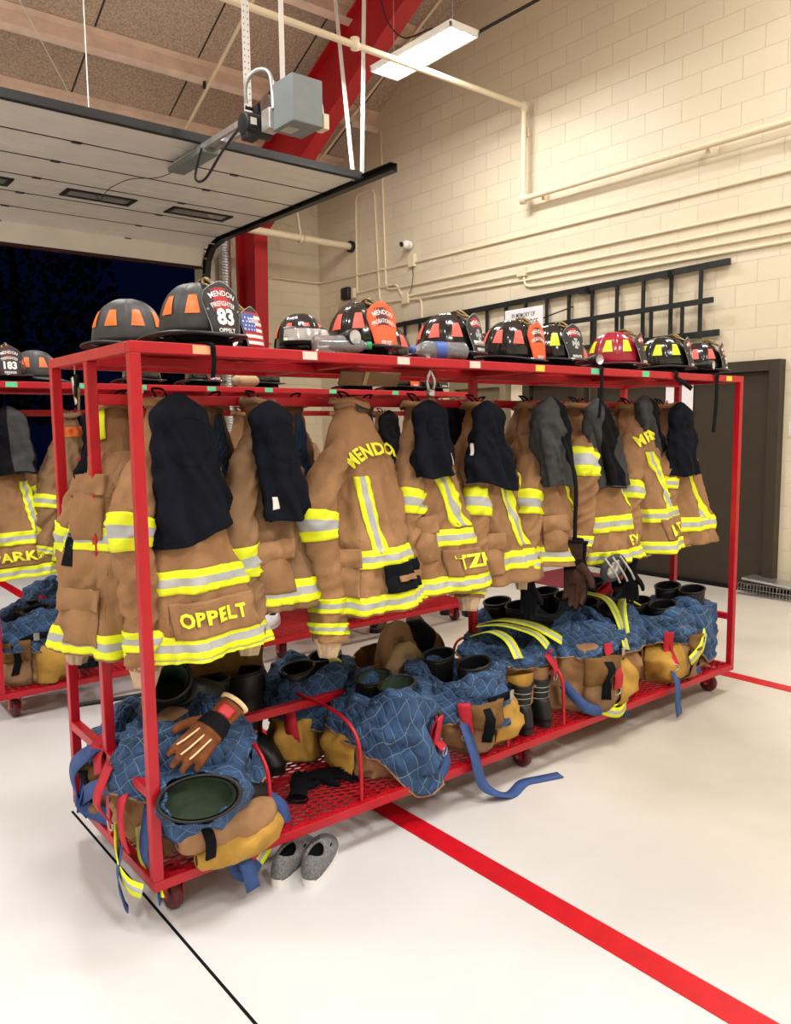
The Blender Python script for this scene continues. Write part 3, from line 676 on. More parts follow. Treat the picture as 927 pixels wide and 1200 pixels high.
# ------------------------------------------------------------------ fire helmets (front of the helmet points along local +x)
HA, HB, HH, HZ = .130, .106, .155, .042
def dome(th, ph, off=0, rib=.05):
    k = 0
    for i in range(8):
        dlt = (th - (i + .5) * PI / 4 + PI) % (2*PI) - PI; k = max(k, math.exp(-(dlt / .055)**2))
    s = 1 + rib * .8 * k * math.sin(min(1, 1.25 * ph / (PI/2)) * PI * .5 + .4) ** 1
    cp = math.cos(ph) ** .8; a = HA*s + off; b = HB*s + off
    return V(a*math.cos(th)*cp, b*math.sin(th)*cp, HZ + (HH*(1+.25*(s-1)) + off) * math.sin(ph))
def shield_map(x, y, off=0):
    """x across, y up from the shield's foot -> a point on the leather front piece"""
    base = HA + .022 - .22*max(0, y-.02) - 3.2*x*x
    return V(base + off, x, HZ - .014 + y)
SH_Y = [0, .03, .07, .10, .125, .14, .152, .160]; SH_W = [.046, .050, .058, .064, .058, .044, .022, .006]
def shield_w(y): return interp(SH_Y, SH_W, y)
def arc_text(mb, txt, size, yc, R, bold=.012, m=0, sx=1, off=.0055):
    def f(x, y): a = x / R; return shield_map((R+y)*math.sin(a), yc - R + (R+y)*math.cos(a), off)
    put_text(mb, txt, size, f, bold, m, sx)
def arc_bar(mb, half, h, yc, R, off, m=0):
    n = 10; mb.grid(lambda u, v: shield_map((R + (v-.5)*h)*math.sin((u-.5)*2*half/R), yc - R + (R + (v-.5)*h)*math.cos((u-.5)*2*half/R), off), n, 1, m=m)
def helmet(label, x, y, rz, shell, sticker=None, shield=None, tilt=(0, 0), z=RT+.002, scale=1.0, extra=(), dark=False, group='helmets on the gear racks', brim=None):
    t = thing('fire_helmet', label, 'helmet', (x, y, z), 0, group, rot=(tilt[0], tilt[1], rz), scale=scale)
    sh = MB().grid(lambda u, v: dome(u*2*PI, v*PI/2*.995), 96, 14, closeu=True).build('shell', shell, t, solid=.004)
    def bf(u, v):
        th = u*2*PI; c = math.cos(th); ext = .028 + .075*((1-c)/2)**2.2 + .012*max(0, c)
        dz = -.022*((1-c)/2)**2 * v + .012*math.sin(th)**2*v - .006*v
        th2 = th; k = 1 + 0*v
        return V((HA*1.0 + ext*v)*c, (HB + ext*v*.85)*math.sin(th2), HZ*1.0 + dz - .008*math.sin(v*PI)*.6 - .006)
    MB().grid(bf, 64, 6, closeu=True).build('brim', brim or shell, t, solid=.006)
    # brim edge bead and inner headband with ear flap
    pts = [bf(k/48, 1) for k in range(49)]; MB().tube(pts, .0045, 6, cap=False).build('edge_bead', RUBBER, t)
    MB().lathe([(.088, .034), (.092, .008), (.096, .005), (.098, .03)], 40, sx=1.16).build('headband', BLACK, t)
    f = MB().grid(lambda u, v: V(-.1*math.cos((u-.5)*2.6) - .012*v, .1*math.sin((u-.5)*2.6), HZ - .01 - v*.032), 16, 3)
    f.build('ear_flap', BLACK, t, solid=.004)
    MB().tube(smooth_path([(.02, HB, .035), (.06, HB*.8, .006), (.115, .03, .008), (.12, -.03, .008), (.06, -HB*.8, .006), (.02, -HB, .035)], 5), .005, 6).build('chin_strap', BLACK, t)
    if sticker:
        for i in range(8):
            th = i*PI/4
            if shield and i == 0: continue
            def sf(u, v): return dome(th + (u-.5)*lerp(.40, .25, v), lerp(.34, .76, v), .003, 0.05)
            MB().grid(sf, 6, 6).build('sticker', sticker, t)
    if shield:
        fm, items, trim = shield
        def sp(u, v):
            yv = v*.160; return shield_map((u-.5)*2*shield_w(yv), yv)
        MB().grid(sp, 12, 20).build('front_shield', fm, t, solid=.005, off=1)
        e = [shield_map(-shield_w(.16*k/20), .16*k/20, .004) for k in range(21)] + [shield_map(shield_w(.16*k/20), .16*k/20, .004) for k in range(20, -1, -1)]
        MB().tube(e, .0015, 6).build('shield_edging', trim, t)
        for it in items:
            if it[0] == 'arc':
                _, txt, size, yc, half, bar, col = it
                b = MB(); arc_bar(b, min(.054, half*1.12), size*2.1, yc, .085, .0052); bo = b.build('name_bar', bar, t)
                g = MB(); arc_text(g, txt, size, yc, .085, sx=min(1, 2*half*.9 / (len(txt)*size*.86)), off=.0062); g.build('lettering', col, t)
            elif it[0] == 'bar':
                _, txt, size, yc, half, bar, col = it
                MB().grid(lambda u, v: shield_map((u-.5)*2*half, yc + (v-.5)*size*1.6, .0052), 8, 1).build('name_bar', bar, t)
                g = MB(); put_text(g, txt, size, lambda x, y: shield_map(x, yc+y, .0062), .03, sx=min(1, 2*half*.92/(len(txt)*size*.86))); g.build('lettering', col, t)
            elif it[0] == 'num':
                _, txt, size, yc, col = it
                g = MB(); put_text(g, txt, size, lambda x, y: shield_map(x, yc+y, .0066), .045, sx=.95); g.build('lettering', col, t)
            elif it[0] == 'cross':
                _, yc, r_, col = it
                g = MB()
                for k in range(4):
                    a0 = k*PI/2; ol = [(.15, -.12), (1, -.62), (1.12, 0), (1, .62), (.15, .12)]
                    pts = [(px*math.cos(a0) - py*math.sin(a0), px*math.sin(a0) + py*math.cos(a0)) for px, py in ol]
                    g.add([shield_map(p[0]*r_, yc + p[1]*r_, .0062) for p in pts], [tuple(range(5))])
                g.grid(lambda u, v: shield_map(math.cos(u*2*PI)*r_*.42*v, yc + math.sin(u*2*PI)*r_*.42*v, .0068), 16, 2)
                g.build('emblem', col, t)
        for sx in (-1, 1):
            MB().lathe([(0, .004), (.003, .003), (.0035, 0)], 8, Matrix.Translation(shield_map(sx*.052, .075, .005)) @ Matrix.Rotation(PI/2, 4, 'Y')).build('rivet', STEEL, t)
        # brass eagle bracket behind the shield tip
        m = MB().tube(smooth_path([(.02, 0, HZ+HH+.004), (.06, .0, HZ+HH+.005), (.092, 0, HZ+HH-.016), (HA-.022, 0, HZ+.130)], 4), [.005]*3 + [.007]*4 + [.006]*6, 8)
        for s in (-1, 1): m.tube(smooth_path([(.05, s*.004, HZ+HH+.002), (.078, s*.026, HZ+HH-.012), (.098, s*.014, HZ+HH-.022)], 4), .0045, 6)
        m.build('brass_bracket', BRASS, t)
    for ex in extra: ex(t)
    return t
def light_(side=1, x=.06, ang=.2, mt=RUBBER):
    def f(t):
        Mx = Matrix.Translation((x, side*(HB+.03), .055)) @ Matrix.Rotation(side*ang, 4, 'Z') @ Matrix.Rotation(PI/2, 4, 'Y')
        o = MB().lathe([(0, -.08), (.016, -.08), (.017, -.02), (.019, .0), (.026, .03), (.027, .06), (.023, .062)], 18, Mx).build('flashlight', mt, t)
        MB().lathe([(0, .056), (.018, .057), (.0235, .063)], 18, Mx).build('lens', LENS, o)
    return f
def goggles(side=-1, dz=.0, back=False):
    def f(t):
        def g(u, v):
            th = PI*(back) + (u-.5)*1.9; p = dome(th, .12 + v*.42, .022); return p
        o = MB().grid(g, 20, 6).build('goggle_frame', RUBBER, t, solid=.012)
        MB().grid(lambda u, v: dome(PI*(back) + (u-.5)*1.6, .2 + v*.27, .026), 16, 4).build('goggle_lens', LENS, o)
    return f
def flag(t):
    def f(u, v): y = .008 + v*.132; return shield_map((u-.5)*2*(shield_w(y)-.004), y, .0055)
    for k in range(11):
        MB().grid(lambda u, v: f(u, (k + v)/11), 10, 1).build('flag_stripe', REDP if k % 2 == 0 else WHT, t)
    MB().grid(lambda u, v: f(u*.55, .45 + v*.5) + V(.0008, 0, 0), 8, 6).build('flag_canton', BLUEL, t)
    g = MB()
    for i in range(4):
        for j in range(4):
            c = (.06 + i*.13 + .06*(j % 2), .5 + j*.11)
            g.grid(lambda u, v: f(c[0] + .026*v*math.cos(2*PI*u), c[1] + .026*v*math.sin(2*PI*u)) + V(.0014, 0, 0), 8, 1)
    g.build('star_pattern', WHT, t)
    g = MB(); put_text(g, 'STEVEN', .017, lambda x, y: shield_map(x, .108+y, .0075), .03, sx=.8); g.build('lettering', WHT, t)
FF = lambda num, name: (LEATH, [('arc', 'MENDON', .0165, .125, .044, REDP, WHT), ('arc', 'FIREFIGHTER', .0145, .095, .056, REDP, WHT)] + ([('num', num, .05, .056, WHT)] if num else []) + ([('bar', name, .0125, .016, .036, REDP, WHT)] if name else []), SILV)
PRO = (OSHIELD, [('arc', 'MENDON', .0165, .122, .044, BROWNP, WHT), ('arc', 'PROBATIONARY', .0145, .092, .056, BROWNP, WHT), ('bar', 'FIRE DIST.', .013, .016, .040, BROWNP, WHT)], OSHIELD)
MAL = lambda nm, bar=REDP: (LEATH, [('arc', 'MENDON', .0165, .125, .042, bar, WHT), ('cross', .075, .021, SILV), ('bar', nm, .0125, .018, .040, BROWNP, WHT)], SILV)
def box_(t):
    MB().box((-.02, HB+.02, .095), (.06, .03, .045)).build('lamp_box', GALV, t, bevel=.005)
    MB().tube(smooth_path([(.0, HB+.03, .09), (.06, HB+.03, .07), (.09, HB-.02, .06), (.05, HB+.045, .03), (-.02, HB+.04, .07)], 5), .0035, 6).build('elastic_cord', GRTAG, t)
def plate(t): MB().grid(lambda u, v: shield_map((u-.5)*.086, .034 + v*.018, .008), 6, 1).build('metal_plate', GALV, t, solid=.004)
helmet('matte charcoal helmet with orange stickers seen from behind, beside the helmet numbered 83', .20, .53, 2.2, MATTE, ORANGE, None, tilt=(.0, .0), scale=1.0)
helmet('large matte charcoal helmet numbered 83 on the rack corner', .30, .185, -1.42, MATTE, ORANGE, FF('83', 'OPPELT'), scale=1.08, extra=[])
helmet('black helmet with stars and stripes shield and round flashlight, behind the helmet numbered 83', .56, .50, -1.15, GLOSS, LIME, (LEATH, [], SILV), scale=1.0, extra=[flag, light_(-1, .09, 0)])
helmet('glossy black helmet with coral stickers and goggles on its side, behind the green-capped bottle', .90, .50, -1.9, GLOSS, PINK, None, extra=[goggles(back=False)])
helmet('glossy black helmet with orange shield, beside the green-capped bottle', .97, .19, -1.55, GLOSS, PINK, PRO, scale=1.06, extra=[light_(-1, .09, 0)])
helmet('black helmet with one coral sticker showing, half hidden behind an orange-shielded helmet', 1.38, .56, 2.6, GLOSS, PINK, None, scale=.95)
helmet('glossy black helmet with grey lamp box and silver emblem shield, behind the water bottle', 1.43, .20, -1.25, GLOSS, PINK, MAL('FIREFIGHTER'), scale=1.04, extra=[box_, plate])
helmet('plain black helmet mostly hidden between the lamp-box helmet and the next orange shield', 2.0, .58, 2.2, GLOSS, None, None)
helmet('glossy black helmet with orange shield, just below the white memorial sign', 1.81, .20, -1.40, GLOSS, PINK, PRO, scale=1.04, tilt=(0, .08))
helmet('black helmet with lime stickers and a silver cross on its black shield', 2.10, .20, -1.62, GLOSS, LIME, MAL('FIREFIGHTER'), scale=1.04)
helmet('dark helmet with a coral sticker behind the crimson helmet', 2.68, .58, 2.5, GLOSS, PINK, None)
helmet('crimson helmet with lime stickers and a round gold emblem', 2.60, .21, -1.25, MAROON, LIME, (LEATH, [('arc', 'MENDON', .0165, .125, .042, REDP, WHT), ('cross', .075, .018, BRASS), ('bar', 'LIEUTENANT', .0125, .018, .040, BROWNP, WHT)], SILV), scale=1.04, extra=[light_(-1, -.07, .5)])
helmet('glossy black helmet with lime stickers, between the crimson helmet and number 78', 3.02, .20, -1.25, GLOSS, LIME, MAL('FIREFIGHTER'), scale=1.04)
helmet('black helmet with coral stickers numbered 78 at the far end of the front rack', 3.38, .20, -1.25, GLOSS, PINK, (LEATH, [('arc', 'MENDON', .0165, .125, .042, REDP, WHT), ('arc', 'FIREFIGHTER', .0125, .1, .046, REDP, WHT), ('num', '78', .038, .055, WHT), ('bar', 'MENDON', .011, .018, .036, BROWNP, WHT)], SILV), extra=[light_(-1, .05, .1)])
# rear rack helmets
H2 = (('crimson-edged black helmet numbered 183 on the rear rack at the frame edge', .235, 2.44, -1.6, GLOSS, PINK, (LEATH, [('arc', 'MENDON', .0165, .125, .042, BROWNP, WHT), ('arc', 'FIREFIGHTER', .0145, .095, .056, BROWNP, WHT), ('num', '183', .042, .055, WHT), ('bar', 'PARKER', .0125, .018, .036, BROWNP, WHT)], MAROON), 1.0),
      ('grey matte helmet with an orange sticker on the rear rack beside number 183', .44, 2.62, 2.4, MATTE, ORANGE, None, 1.0),
      ('black helmet on the rear rack behind the front rack corner', 1.02, 2.50, -1.4, GLOSS, None, None, 1.0),
      ('black helmet with a crimson shield on the rear rack, next to the corner post', 1.40, 2.45, -1.5, GLOSS, LIME, (BROWNP, [('bar', 'CAPTAIN', .015, .02, .040, BROWNP, WHT)], MAROON), 1.0),
      ('black helmet on the rear rack seen under the front shelf, above the paler cloth', 1.86, 2.50, -1.4, GLOSS, LIME, None, 1.0),
      ('black helmet on the rear rack seen under the tan board', 2.62, 2.45, -1.4, GLOSS, PINK, MAL('FIREFIGHTER'), 1.0),
      ('black helmet on the rear rack seen next to the hanging clip', 3.02, 2.45, -1.4, GLOSS, PINK, PRO, 1.0),
      ('black helmet at the far end of the rear rack', 3.36, 2.50, -1.4, GLOSS, LIME, MAL('LIEUTENANT'), 1.0))
for lab, x, y, rz, sh, st, shd, sc in H2: helmet(lab, x, y, rz, sh, st, shd, scale=sc)

# ------------------------------------------------------------------ bottles and small things on the shelf and hooks
def bottle(label, loc, rz, cap, lab, L=.21, r=.033):
    t = thing('water_bottle', label, 'bottle', loc, rz)
    Mx = Matrix.Translation((0, 0, r)) @ Matrix.Rotation(PI/2, 4, 'Y')
    prof = [(0, -L/2), (r*.8, -L/2), (r, -L/2+.01)]
    for k in range(8): prof += [(r, -L/2+.02+k*.016), (r*.94, -L/2+.028+k*.016)]
    prof += [(r, L/2-.06), (r*.75, L/2-.035), (.013, L/2-.018), (.0125, L/2-.008)]
    MB().lathe(prof, 24, Mx).build('body', CLEAR, t)
    MB().lathe([(r*1.01, -.02), (r*1.01, .025)], 24, Mx).build('label_wrap', lab, t)
    MB().lathe([(.0145, L/2-.012), (.015, L/2+.006), (0, L/2+.007)], 16, Mx).build('cap', cap, t)
bottle('clear plastic water bottle with a green cap lying on the shelf', (.80, .07, RT+.001), -.35, GRCAP, CLEAR)
bottle('clear plastic water bottle with a blue label lying by the lamp-box helmet', (1.27, .07, RT+.001), 2.9, BLUEL, BLUEL, .24, .036)
t = thing('tan_board', 'tan cardboard piece under the front shelf, above the large coat', 'board', (1.10, .30, 1.765)); MB().box((0, 0, 0), (.30, .012, .062), Matrix.Rotation(.5, 3, 'X')).build('sheet', TAN2, t, bevel=.004); MB().box((-.03, -.012, 0), (.02, .006, .056), Matrix.Rotation(.5, 3, 'X')).build('crease', KHAKI, t)
t = thing('key_bunch', 'bunch of keys with black fob hanging inside the end frame', 'keys', (.03, .60, 1.80))
MB().tube([(0, 0, 0), (0, 0, -.04)], .002, 6).build('ring', STEEL, t)
MB().box((.0, -.012, -.075), (.012, .03, .08), Matrix.Rotation(.25, 3, 'X')).build('fob', BLACK, t, bevel=.004); MB().box((.0, .018, -.09), (.004, .018, .10), Matrix.Rotation(-.3, 3, 'X')).build('key', STEEL, t, bevel=.002); MB().box((.0, -.03, -.12), (.004, .022, .08), Matrix.Rotation(.2, 3, 'X')).build('key', BRASS, t, bevel=.002)
for i, (x, L, wd, lab, lean) in enumerate(((2.21, .20, .02, 'black strap hanging from the front shelf above the twisted grey hood', .0), (2.83, .05, .024, 'short black strap drooping under the crimson helmet', .16), (3.22, .28, .03, 'long black strap hanging from the shelf by the end of the rack', 0), (.262, .07, .014, 'small black loop of strap above the corner coat hood', 0))):
    o = MB().ribbon([(x-.06, .08, RT+.006), (x-.01, -.004, RT+.004), (x, -.008, RT-.03), (x+lean*.5, -.006, RT-.03-L*.5), (x+lean, .004, RT-.03-L)], V(1, 0, 0), wd, .004).build('strap', BLACK); tag(o, lab, 'strap')
o = MB().tube(smooth_path([(1.27, .12, 1.79), (1.29, .12, 1.75), (1.27, .12, 1.70), (1.25, .12, 1.75), (1.27, .12, 1.79)], 5), .006, 8); o.lathe([(0, 0), (.018, .0), (.018, .03), (0, .03)], 12, Matrix.Translation((1.27, .12, 1.69))); o = o.build('carabiner', STEEL); tag(o, 'steel clip hanging from the shelf above a black hood', 'clip')
o = MB().grid(lambda u, v: V(1.66 + .09*math.cos(u*2*PI)*math.sin(v*PI)*(1+.2*math.sin(5*u*6.28)), 2.36 + .06*math.sin(u*2*PI)*math.sin(v*PI), RT+.045-.045*math.cos(v*PI)), 24, 10, closeu=True).build('folded_cloth', KHAKI); tag(o, 'pale crumpled cloth on the rear rack shelf', 'cloth')
# ------------------------------------------------------------------ turnout coats hanging by the collar (back towards local -y)
BK = -PI/2
class Coat:
    def __init__(s, L=.86, wid=1.0, dep=1.0, seed=1, shear=0.0, out=-.10, fold=1.0, sq=1.0):
        s.L, s.wid, s.dep, s.shear, s.out, s.fold = L, wid, dep, shear, out, fold
        r = random.Random(seed); s.ph = [r.uniform(0, 6.28) for _ in range(8)]; s.seed = seed
        s.T = [0, .05, .12, .22, .34, .5, .75, 1]
        s.W = [.036, .050, .072, .104, .136, .166, .204, .238]
        s.D = [.032, .044, .060, .074, .088, .102, .122, .142]
    def w(s, t): return interp(s.T, s.W, t)*s.wid
    def d(s, t): return interp(s.T, s.D, t)*s.dep
    def p(s, th, t, off=0):
        """th: 0 = +x side, -pi/2 = middle of the back, t: 0 collar .. 1 hem"""
        w, d = s.w(t), s.d(t); f = s.fold*(.25 + .75*t)
        k = .055*f*math.sin(3*th + s.ph[0] + 1.6*t) + .04*f*math.sin(5*th + s.ph[1] - 2.2*t) + .022*f*math.sin(9*th + s.ph[2] + 3*t) + .02*s.fold*math.sin(11*t + 2*th + s.ph[3])*(1-t)
        k += .11*f*(.6 - abs(math.sin(2.5*th + s.ph[4] + .9*t))) + .05*f*(.6 - abs(math.sin(4.5*th + s.ph[5] - .8*t)))
        c, sn = math.cos(th), math.sin(th); e = .82
        x = math.copysign(abs(c)**e, c)*w*(1+k); y = math.copysign(abs(sn)**e, sn)*d*(1+k*1.6)
        q = V(x + s.shear*t**1.3, y + s.out*t**.8, -s.L*t)
        fo = noise.noise(V(q.x*13 + s.seed*3.1, q.y*9, q.z*3.2 + q.x*3)); fo2 = noise.noise(V(q.x*17, q.y*14 + s.seed, q.z*15 - q.x*10))
        n = (.5 - abs(fo))*.042 - .013 + (.4 - abs(fo2))*.022 + noise.noise(q*34 + V(s.seed*1.7, 5, 0))*.003
        nn = V(c/max(w, .02), sn/max(d, .02), 0).normalized()
        return q + nn*(n*s.fold*min(1, t*4) + off)
    def band(s, o, t0, t1, a0=0, a1=2*PI, off=.0075, n=110, mt=None, name='reflective_trim', uvf=None, slope=0):
        m = MB().grid(lambda u, v: s.p(lerp(a0, a1, u), lerp(t1, t0, v) + slope*(u-.5), off), n, 9, closeu=False, uvf=uvf)
        return m.build(name, mt or BAND, o, solid=.0025, off=1)
    def vband(s, o, th, t0, t1, wd=.075, lean=0, off=.008):
        def f(u, v):
            t = lerp(t0, t1, u); return s.p(th + lean*(u-.5) + (v-.5)*wd/s.w(t), t, off)
        return MB().grid(f, 40, 8).build('reflective_trim', BAND, o, solid=.0025, off=1)
    def patch(s, o, name, mt, th, t, w, h, off=.006, rot=0, thick=.004, puff=0):
        def f(u, v):
            x = (u-.5)*w; y = (v-.5)*h; x, y = x*math.cos(rot) - y*math.sin(rot), x*math.sin(rot) + y*math.cos(rot)
            tt = t - y/s.L; return s.p(th + x/s.w(tt), tt, off + puff*math.sin(u*PI)*math.sin(v*PI))
        return MB().grid(f, 16, 12).build(name, mt, o, solid=thick, off=1)
    def text(s, o, txt, size, th, t, rot=0, off=.021, mt=None, bold=.04, sx=1, arc=0, spacing=1.1):
        g = MB()
        def f(x, y):
            if arc: a = x/arc; x, y = (arc+y)*math.sin(a), (arc+y)*math.cos(a) - arc
            x, y = x*math.cos(rot) - y*math.sin(rot), x*math.sin(rot) + y*math.cos(rot)
            tt = t - y/s.L; return s.p(th + x/s.w(tt), tt, off)
        put_text(g, txt, size, f, bold, sx=sx, spacing=spacing); return g.build('lettering', mt or LETT, o)
def sleeve(o, coat, sx, end, mid=None, r=(.052, .069, .068, .060), cloth=None, bands=((.36, .47), (.80, .90)), seed=3, cuff=True, start=None):
    L = coat.L
    s0 = Vector(start) if start else coat.p(0 if sx > 0 else PI, .22) * 1.0 + V(-sx*.035, 0, .0)
    e = Vector(end); mid = Vector(mid) if mid else s0.lerp(e, .4) + V(sx*.035, -.03, 0)
    P = smooth_path([s0, mid, s0.lerp(e, .75)*.5 + mid.lerp(e, .6)*.5, e], 12); N = len(P)
    def f(u, v, off=0):
        k = v*(N-1); i = min(int(k), N-2); c = P[i].lerp(P[i+1], k-i); tg = (P[min(i+1, N-1)] - P[max(i-1, 0)]).normalized()
        x = tg.cross(V(0, 1, 0)).normalized(); y = tg.cross(x)
        rr = interp([0, .2, .6, 1], r, v); a = u*2*PI
        wr = 1 + .06*math.sin(2*a + seed + 2*v) + .05*math.sin(22*v + seed*2 + 1.5*math.sin(a+seed))*(1-.4*v) + .035*math.sin(3*a+seed*1.3-5*v)
        q = c + (x*math.cos(a)*.92 + y*math.sin(a))*rr*wr
        n = ((.42 - abs(noise.noise(V(q.x*9 + seed, q.y*9, q.z*21 - q.x*16))))*.038 - .008 + noise.noise(q*30)*.003) * min(1, 6*v)
        return q + (x*math.cos(a) + y*math.sin(a))*(off + n)
    sl = MB().grid(lambda u, v: f(u, v), 44, 70, closeu=True).build('sleeve', cloth or TAN, o, solid=.004)
    for a, b in bands:
        MB().grid(lambda u, v: f(u, lerp(b, a, v), .007), 44, 9, closeu=False).build('reflective_trim', BAND, sl, solid=.0025, off=1)
    if cuff:
        tg = (P[-1]-P[-4]).normalized(); x = tg.cross(V(0, 1, 0)).normalized(); y = tg.cross(x)
        def g(u, v):
            a = u*2*PI; rr = r[3]*lerp(.86, .52 + .06*math.sin(6*a), v)*(1+.05*math.sin(14*a))
            return P[-1] + tg*(v*.07 - .012) + (x*math.cos(a) + y*math.sin(a))*rr
        MB().grid(g, 48, 6, closeu=True).build('cuff', CUFF, sl, solid=.004)
    return sl
def coat(label, x, y, rz, L=.86, wid=1, dep=1, seed=1, shear=0, out=-.10, fold=1.0, cloth=None, z=1.675, sleeves=(((-.26, -.12, -.83), None), ((.27, -.10, -.80), None)),
         bands=((.66, .75), (.915, .995)), vb=(), extra=None, group='turnout coats hanging on the racks', collar=True, sbands=((.37, .46), (.81, .89))):
    cloth = cloth or TAN
    t = thing('turnout_coat', label, 'coat', (x, y, z), rz, group)
    c = Coat(L, wid, dep, seed, shear, out, fold)
    MB().grid(lambda u, v: c.p(u*2*PI, v), 110, 70, closeu=True).build('body', cloth, t, solid=.005)
    MB().grid(lambda u, v: c.p(u*2*PI, .04 + v*.955, -.014), 48, 20, closeu=True).build('lining', DENIM, t)
    if collar:
        def cf(u, v):
            a = u*2*PI; b = c.p(a, .035, .012); return b + V(math.cos(a)*.018*v, math.sin(a)*.016*v, .034*math.sin(v*PI*.8) - .012*v*(1+.9*math.sin(a+seed)) + .006*math.sin(3*a+seed))
        MB().grid(cf, 40, 6, closeu=True).build('collar', cloth, t, solid=.005)
        MB().tube(smooth_path([(.02, .0, .0), (.02, .03, .03), (0, .05, .035), (-.02, .03, .03), (-.02, 0, .0)], 4), .004, 6).build('hanger_loop', BLACK, t)
    for tt, a0, a1 in ((.20, PI+.1, 2*PI-.1),):
        MB().tube([c.p(lerp(a0, a1, k/40), tt + .02*math.sin(k/40*PI), .0035) for k in range(41)], .0016, 5).build('yoke_seam', OLIVE, t)
    for th in (BK-.75, BK+.75):
        MB().tube([c.p(th, lerp(.2, .9, k/40), .003) for k in range(41)], .0014, 5).build('back_seam', OLIVE, t)
    MB().tube([c.p(k/80*2*PI, .995, .003) for k in range(81)], .0025, 5, cap=False).build('hem_edge', cloth, t)
    for a, b in bands: c.band(t, a, b)
    for v in vb: c.vband(t, *v)
    for i, sv in enumerate(sleeves):
        if sv:
            e, m = sv[0], sv[1]
            sleeve(t, c, -1 if i == 0 else 1, e, m, cloth=cloth, seed=seed*1.7+i*2, bands=sv[2] if len(sv) > 2 else sbands, r=sv[3] if len(sv) > 3 else (.052, .069, .068, .060))
    if extra: extra(t, c)
    return t
YH = .29
def pocket(t, c, th, tt, w=.15, h=.17, flap=True, cloth=TAN):
    pk = c.patch(t, 'pocket', cloth, th, tt, w, h, .008, 0, .006, .035)
    c.patch(t, 'pocket_flap', cloth, th, tt-.085, w*1.08, .07, .03, .05, .005, .012)
def x1(t, c):
    f = c.patch(t, 'name_flap', TAN, BK+.05, .845, .31, .115, .010, 0, .005)
    c.text(t, 'OPPELT', .047, BK-.05, .838, off=.026, sx=.95)
    c.band(t, .965, 1.0, off=.006, a0=BK-1.2, a1=BK+1.6)
coat('corner coat under the largest black hood, with a lettered name flap across its back hem', .215, YH, .10, L=.845, wid=.94, dep=1.15, seed=4, shear=.04, fold=.8, bands=((.655, .745), (.90, .985)),
     sleeves=(((-.17, -.13, -.87), (-.19, -.12, -.40), ((.31, .42), (.74, .85))), ((.21, .04, -.70), (.20, .02, -.36))), extra=x1)
def x2(t, c):
    pocket(t, c, PI+.9, .80)
coat('narrow coat behind a drooping black hood, second from the corner post, with plain hem', .60, YH+.05, .25, L=.75, wid=.78, dep=1.0, seed=9, shear=.0, cloth=TAN2, bands=((.86, .97),),
     sleeves=(((-.20, -.14, -.84), (-.20, -.10, -.38), ((.48, .60),)), ((.20, .03, -.7), None)), extra=x2)
def x3(t, c):
    c.text(t, 'MENDON', .05, BK-.05, .235, rot=.12, off=.027, arc=.22, sx=.9)
    c.patch(t, 'black_patch', BLACK, BK+.12, .84, .21, .105, .022, 0, .004)
    c.patch(t, 'tan_strip', TAN, BK+.18, .845, .125, .022, .029, .03, .003)
    pocket(t, c, BK-1.15, .82, .16, .15)
    c.patch(t, 'hanger_tag', GREY, BK+.3, .035, .06, .03, .02, 0, .003)
coat('large uncovered coat with curved yellow lettering on its upper back and a black hem patch', .96, YH-.03, .18, L=.80, wid=1.08, dep=1.12, seed=2, shear=.03, fold=1.0, bands=((.70, .785), (.91, .99)),
     vb=((BK-.42, .36, .72, .07, .25),), sleeves=(((-.23, -.10, -.90), (-.235, -.06, -.40), ((.35, .455), (.70, .78), (.84, .92)), (.052, .074, .072, .064)), ((.27, .06, -.72), None)), extra=x3)
def x4(t, c):
    f = c.patch(t, 'name_flap', TAN, BK+.2, .845, .27, .11, .010, 0, .005); c.text(t, 'TZP', .056, BK+.08, .84, off=.026)
    pocket(t, c, BK-1.0, .72, .13, .16)
coat('coat under a black hood with a white label, three large yellow letters at its hem', 1.34, YH, .16, L=.79, wid=.98, dep=1.05, seed=12, shear=.05, bands=((.67, .755), (.91, .99)), vb=((BK-.15, .24, .66, .07, .5),),
     sleeves=(((-.22, -.12, -.74), None, ((.30, .42),)), ((.20, -.04, -.80), None)), extra=x4)
def x5(t, c): pocket(t, c, BK-.9, .84, .15, .15)
coat('coat below the widest black hood, middle of the rack, with a slanting hem band', 1.69, YH, .20, L=.80, wid=1.0, dep=1.0, seed=17, shear=.05, bands=((.82, .92),), vb=((BK-.1, .30, .80, .065, .4), (BK+.7, .4, .8, .06, -.3)),
     sleeves=(((-.23, -.12, -.84), None, ((.27, .40), (.72, .82), (.87, .95))), ((.22, 0, -.75), None)), extra=x5)
def x6(t, c): c.text(t, 'N', .05, BK-.5, .26, rot=.3); pocket(t, c, BK-.6, .82, .12, .13)
coat('coat under a twisted grey hood with gloves clipped in front', 2.04, YH, .16, L=.755, wid=.92, dep=1.0, seed=23, shear=.04, bands=((.88, .97),), vb=((BK+.45, .34, .86, .06, .5),),
     sleeves=(((-.21, -.12, -.80), None, ((.33, .46), (.80, .9))), ((.22, -.03, -.72), None, ((.3, .43), (.62, .74)))), extra=x6)
def x7(t, c): c.patch(t, 'black_patch', BLACK, PI+.7, .2, .05, .035, .012, .4); c.patch(t, 'black_patch', BLACK, PI+.9, .26, .05, .03, .012, .4); c.text(t, 'EY', .05, BK+.15, .86, off=.022)
coat('coat with a bent sleeve and long twisted grey hood, two yellow letters low on it', 2.41, YH, .16, L=.80, wid=1.0, dep=1.05, seed=29, shear=.12, bands=((.70, .80), (.915, .99)), vb=((BK+.55, .4, .74, .06, .1),),
     sleeves=(((-.22, -.13, -.72), (-.2, -.14, -.28), ((.28, .42), (.80, .92)), (.056, .076, .074, .065)), ((.24, 0, -.8), None)), extra=x7)
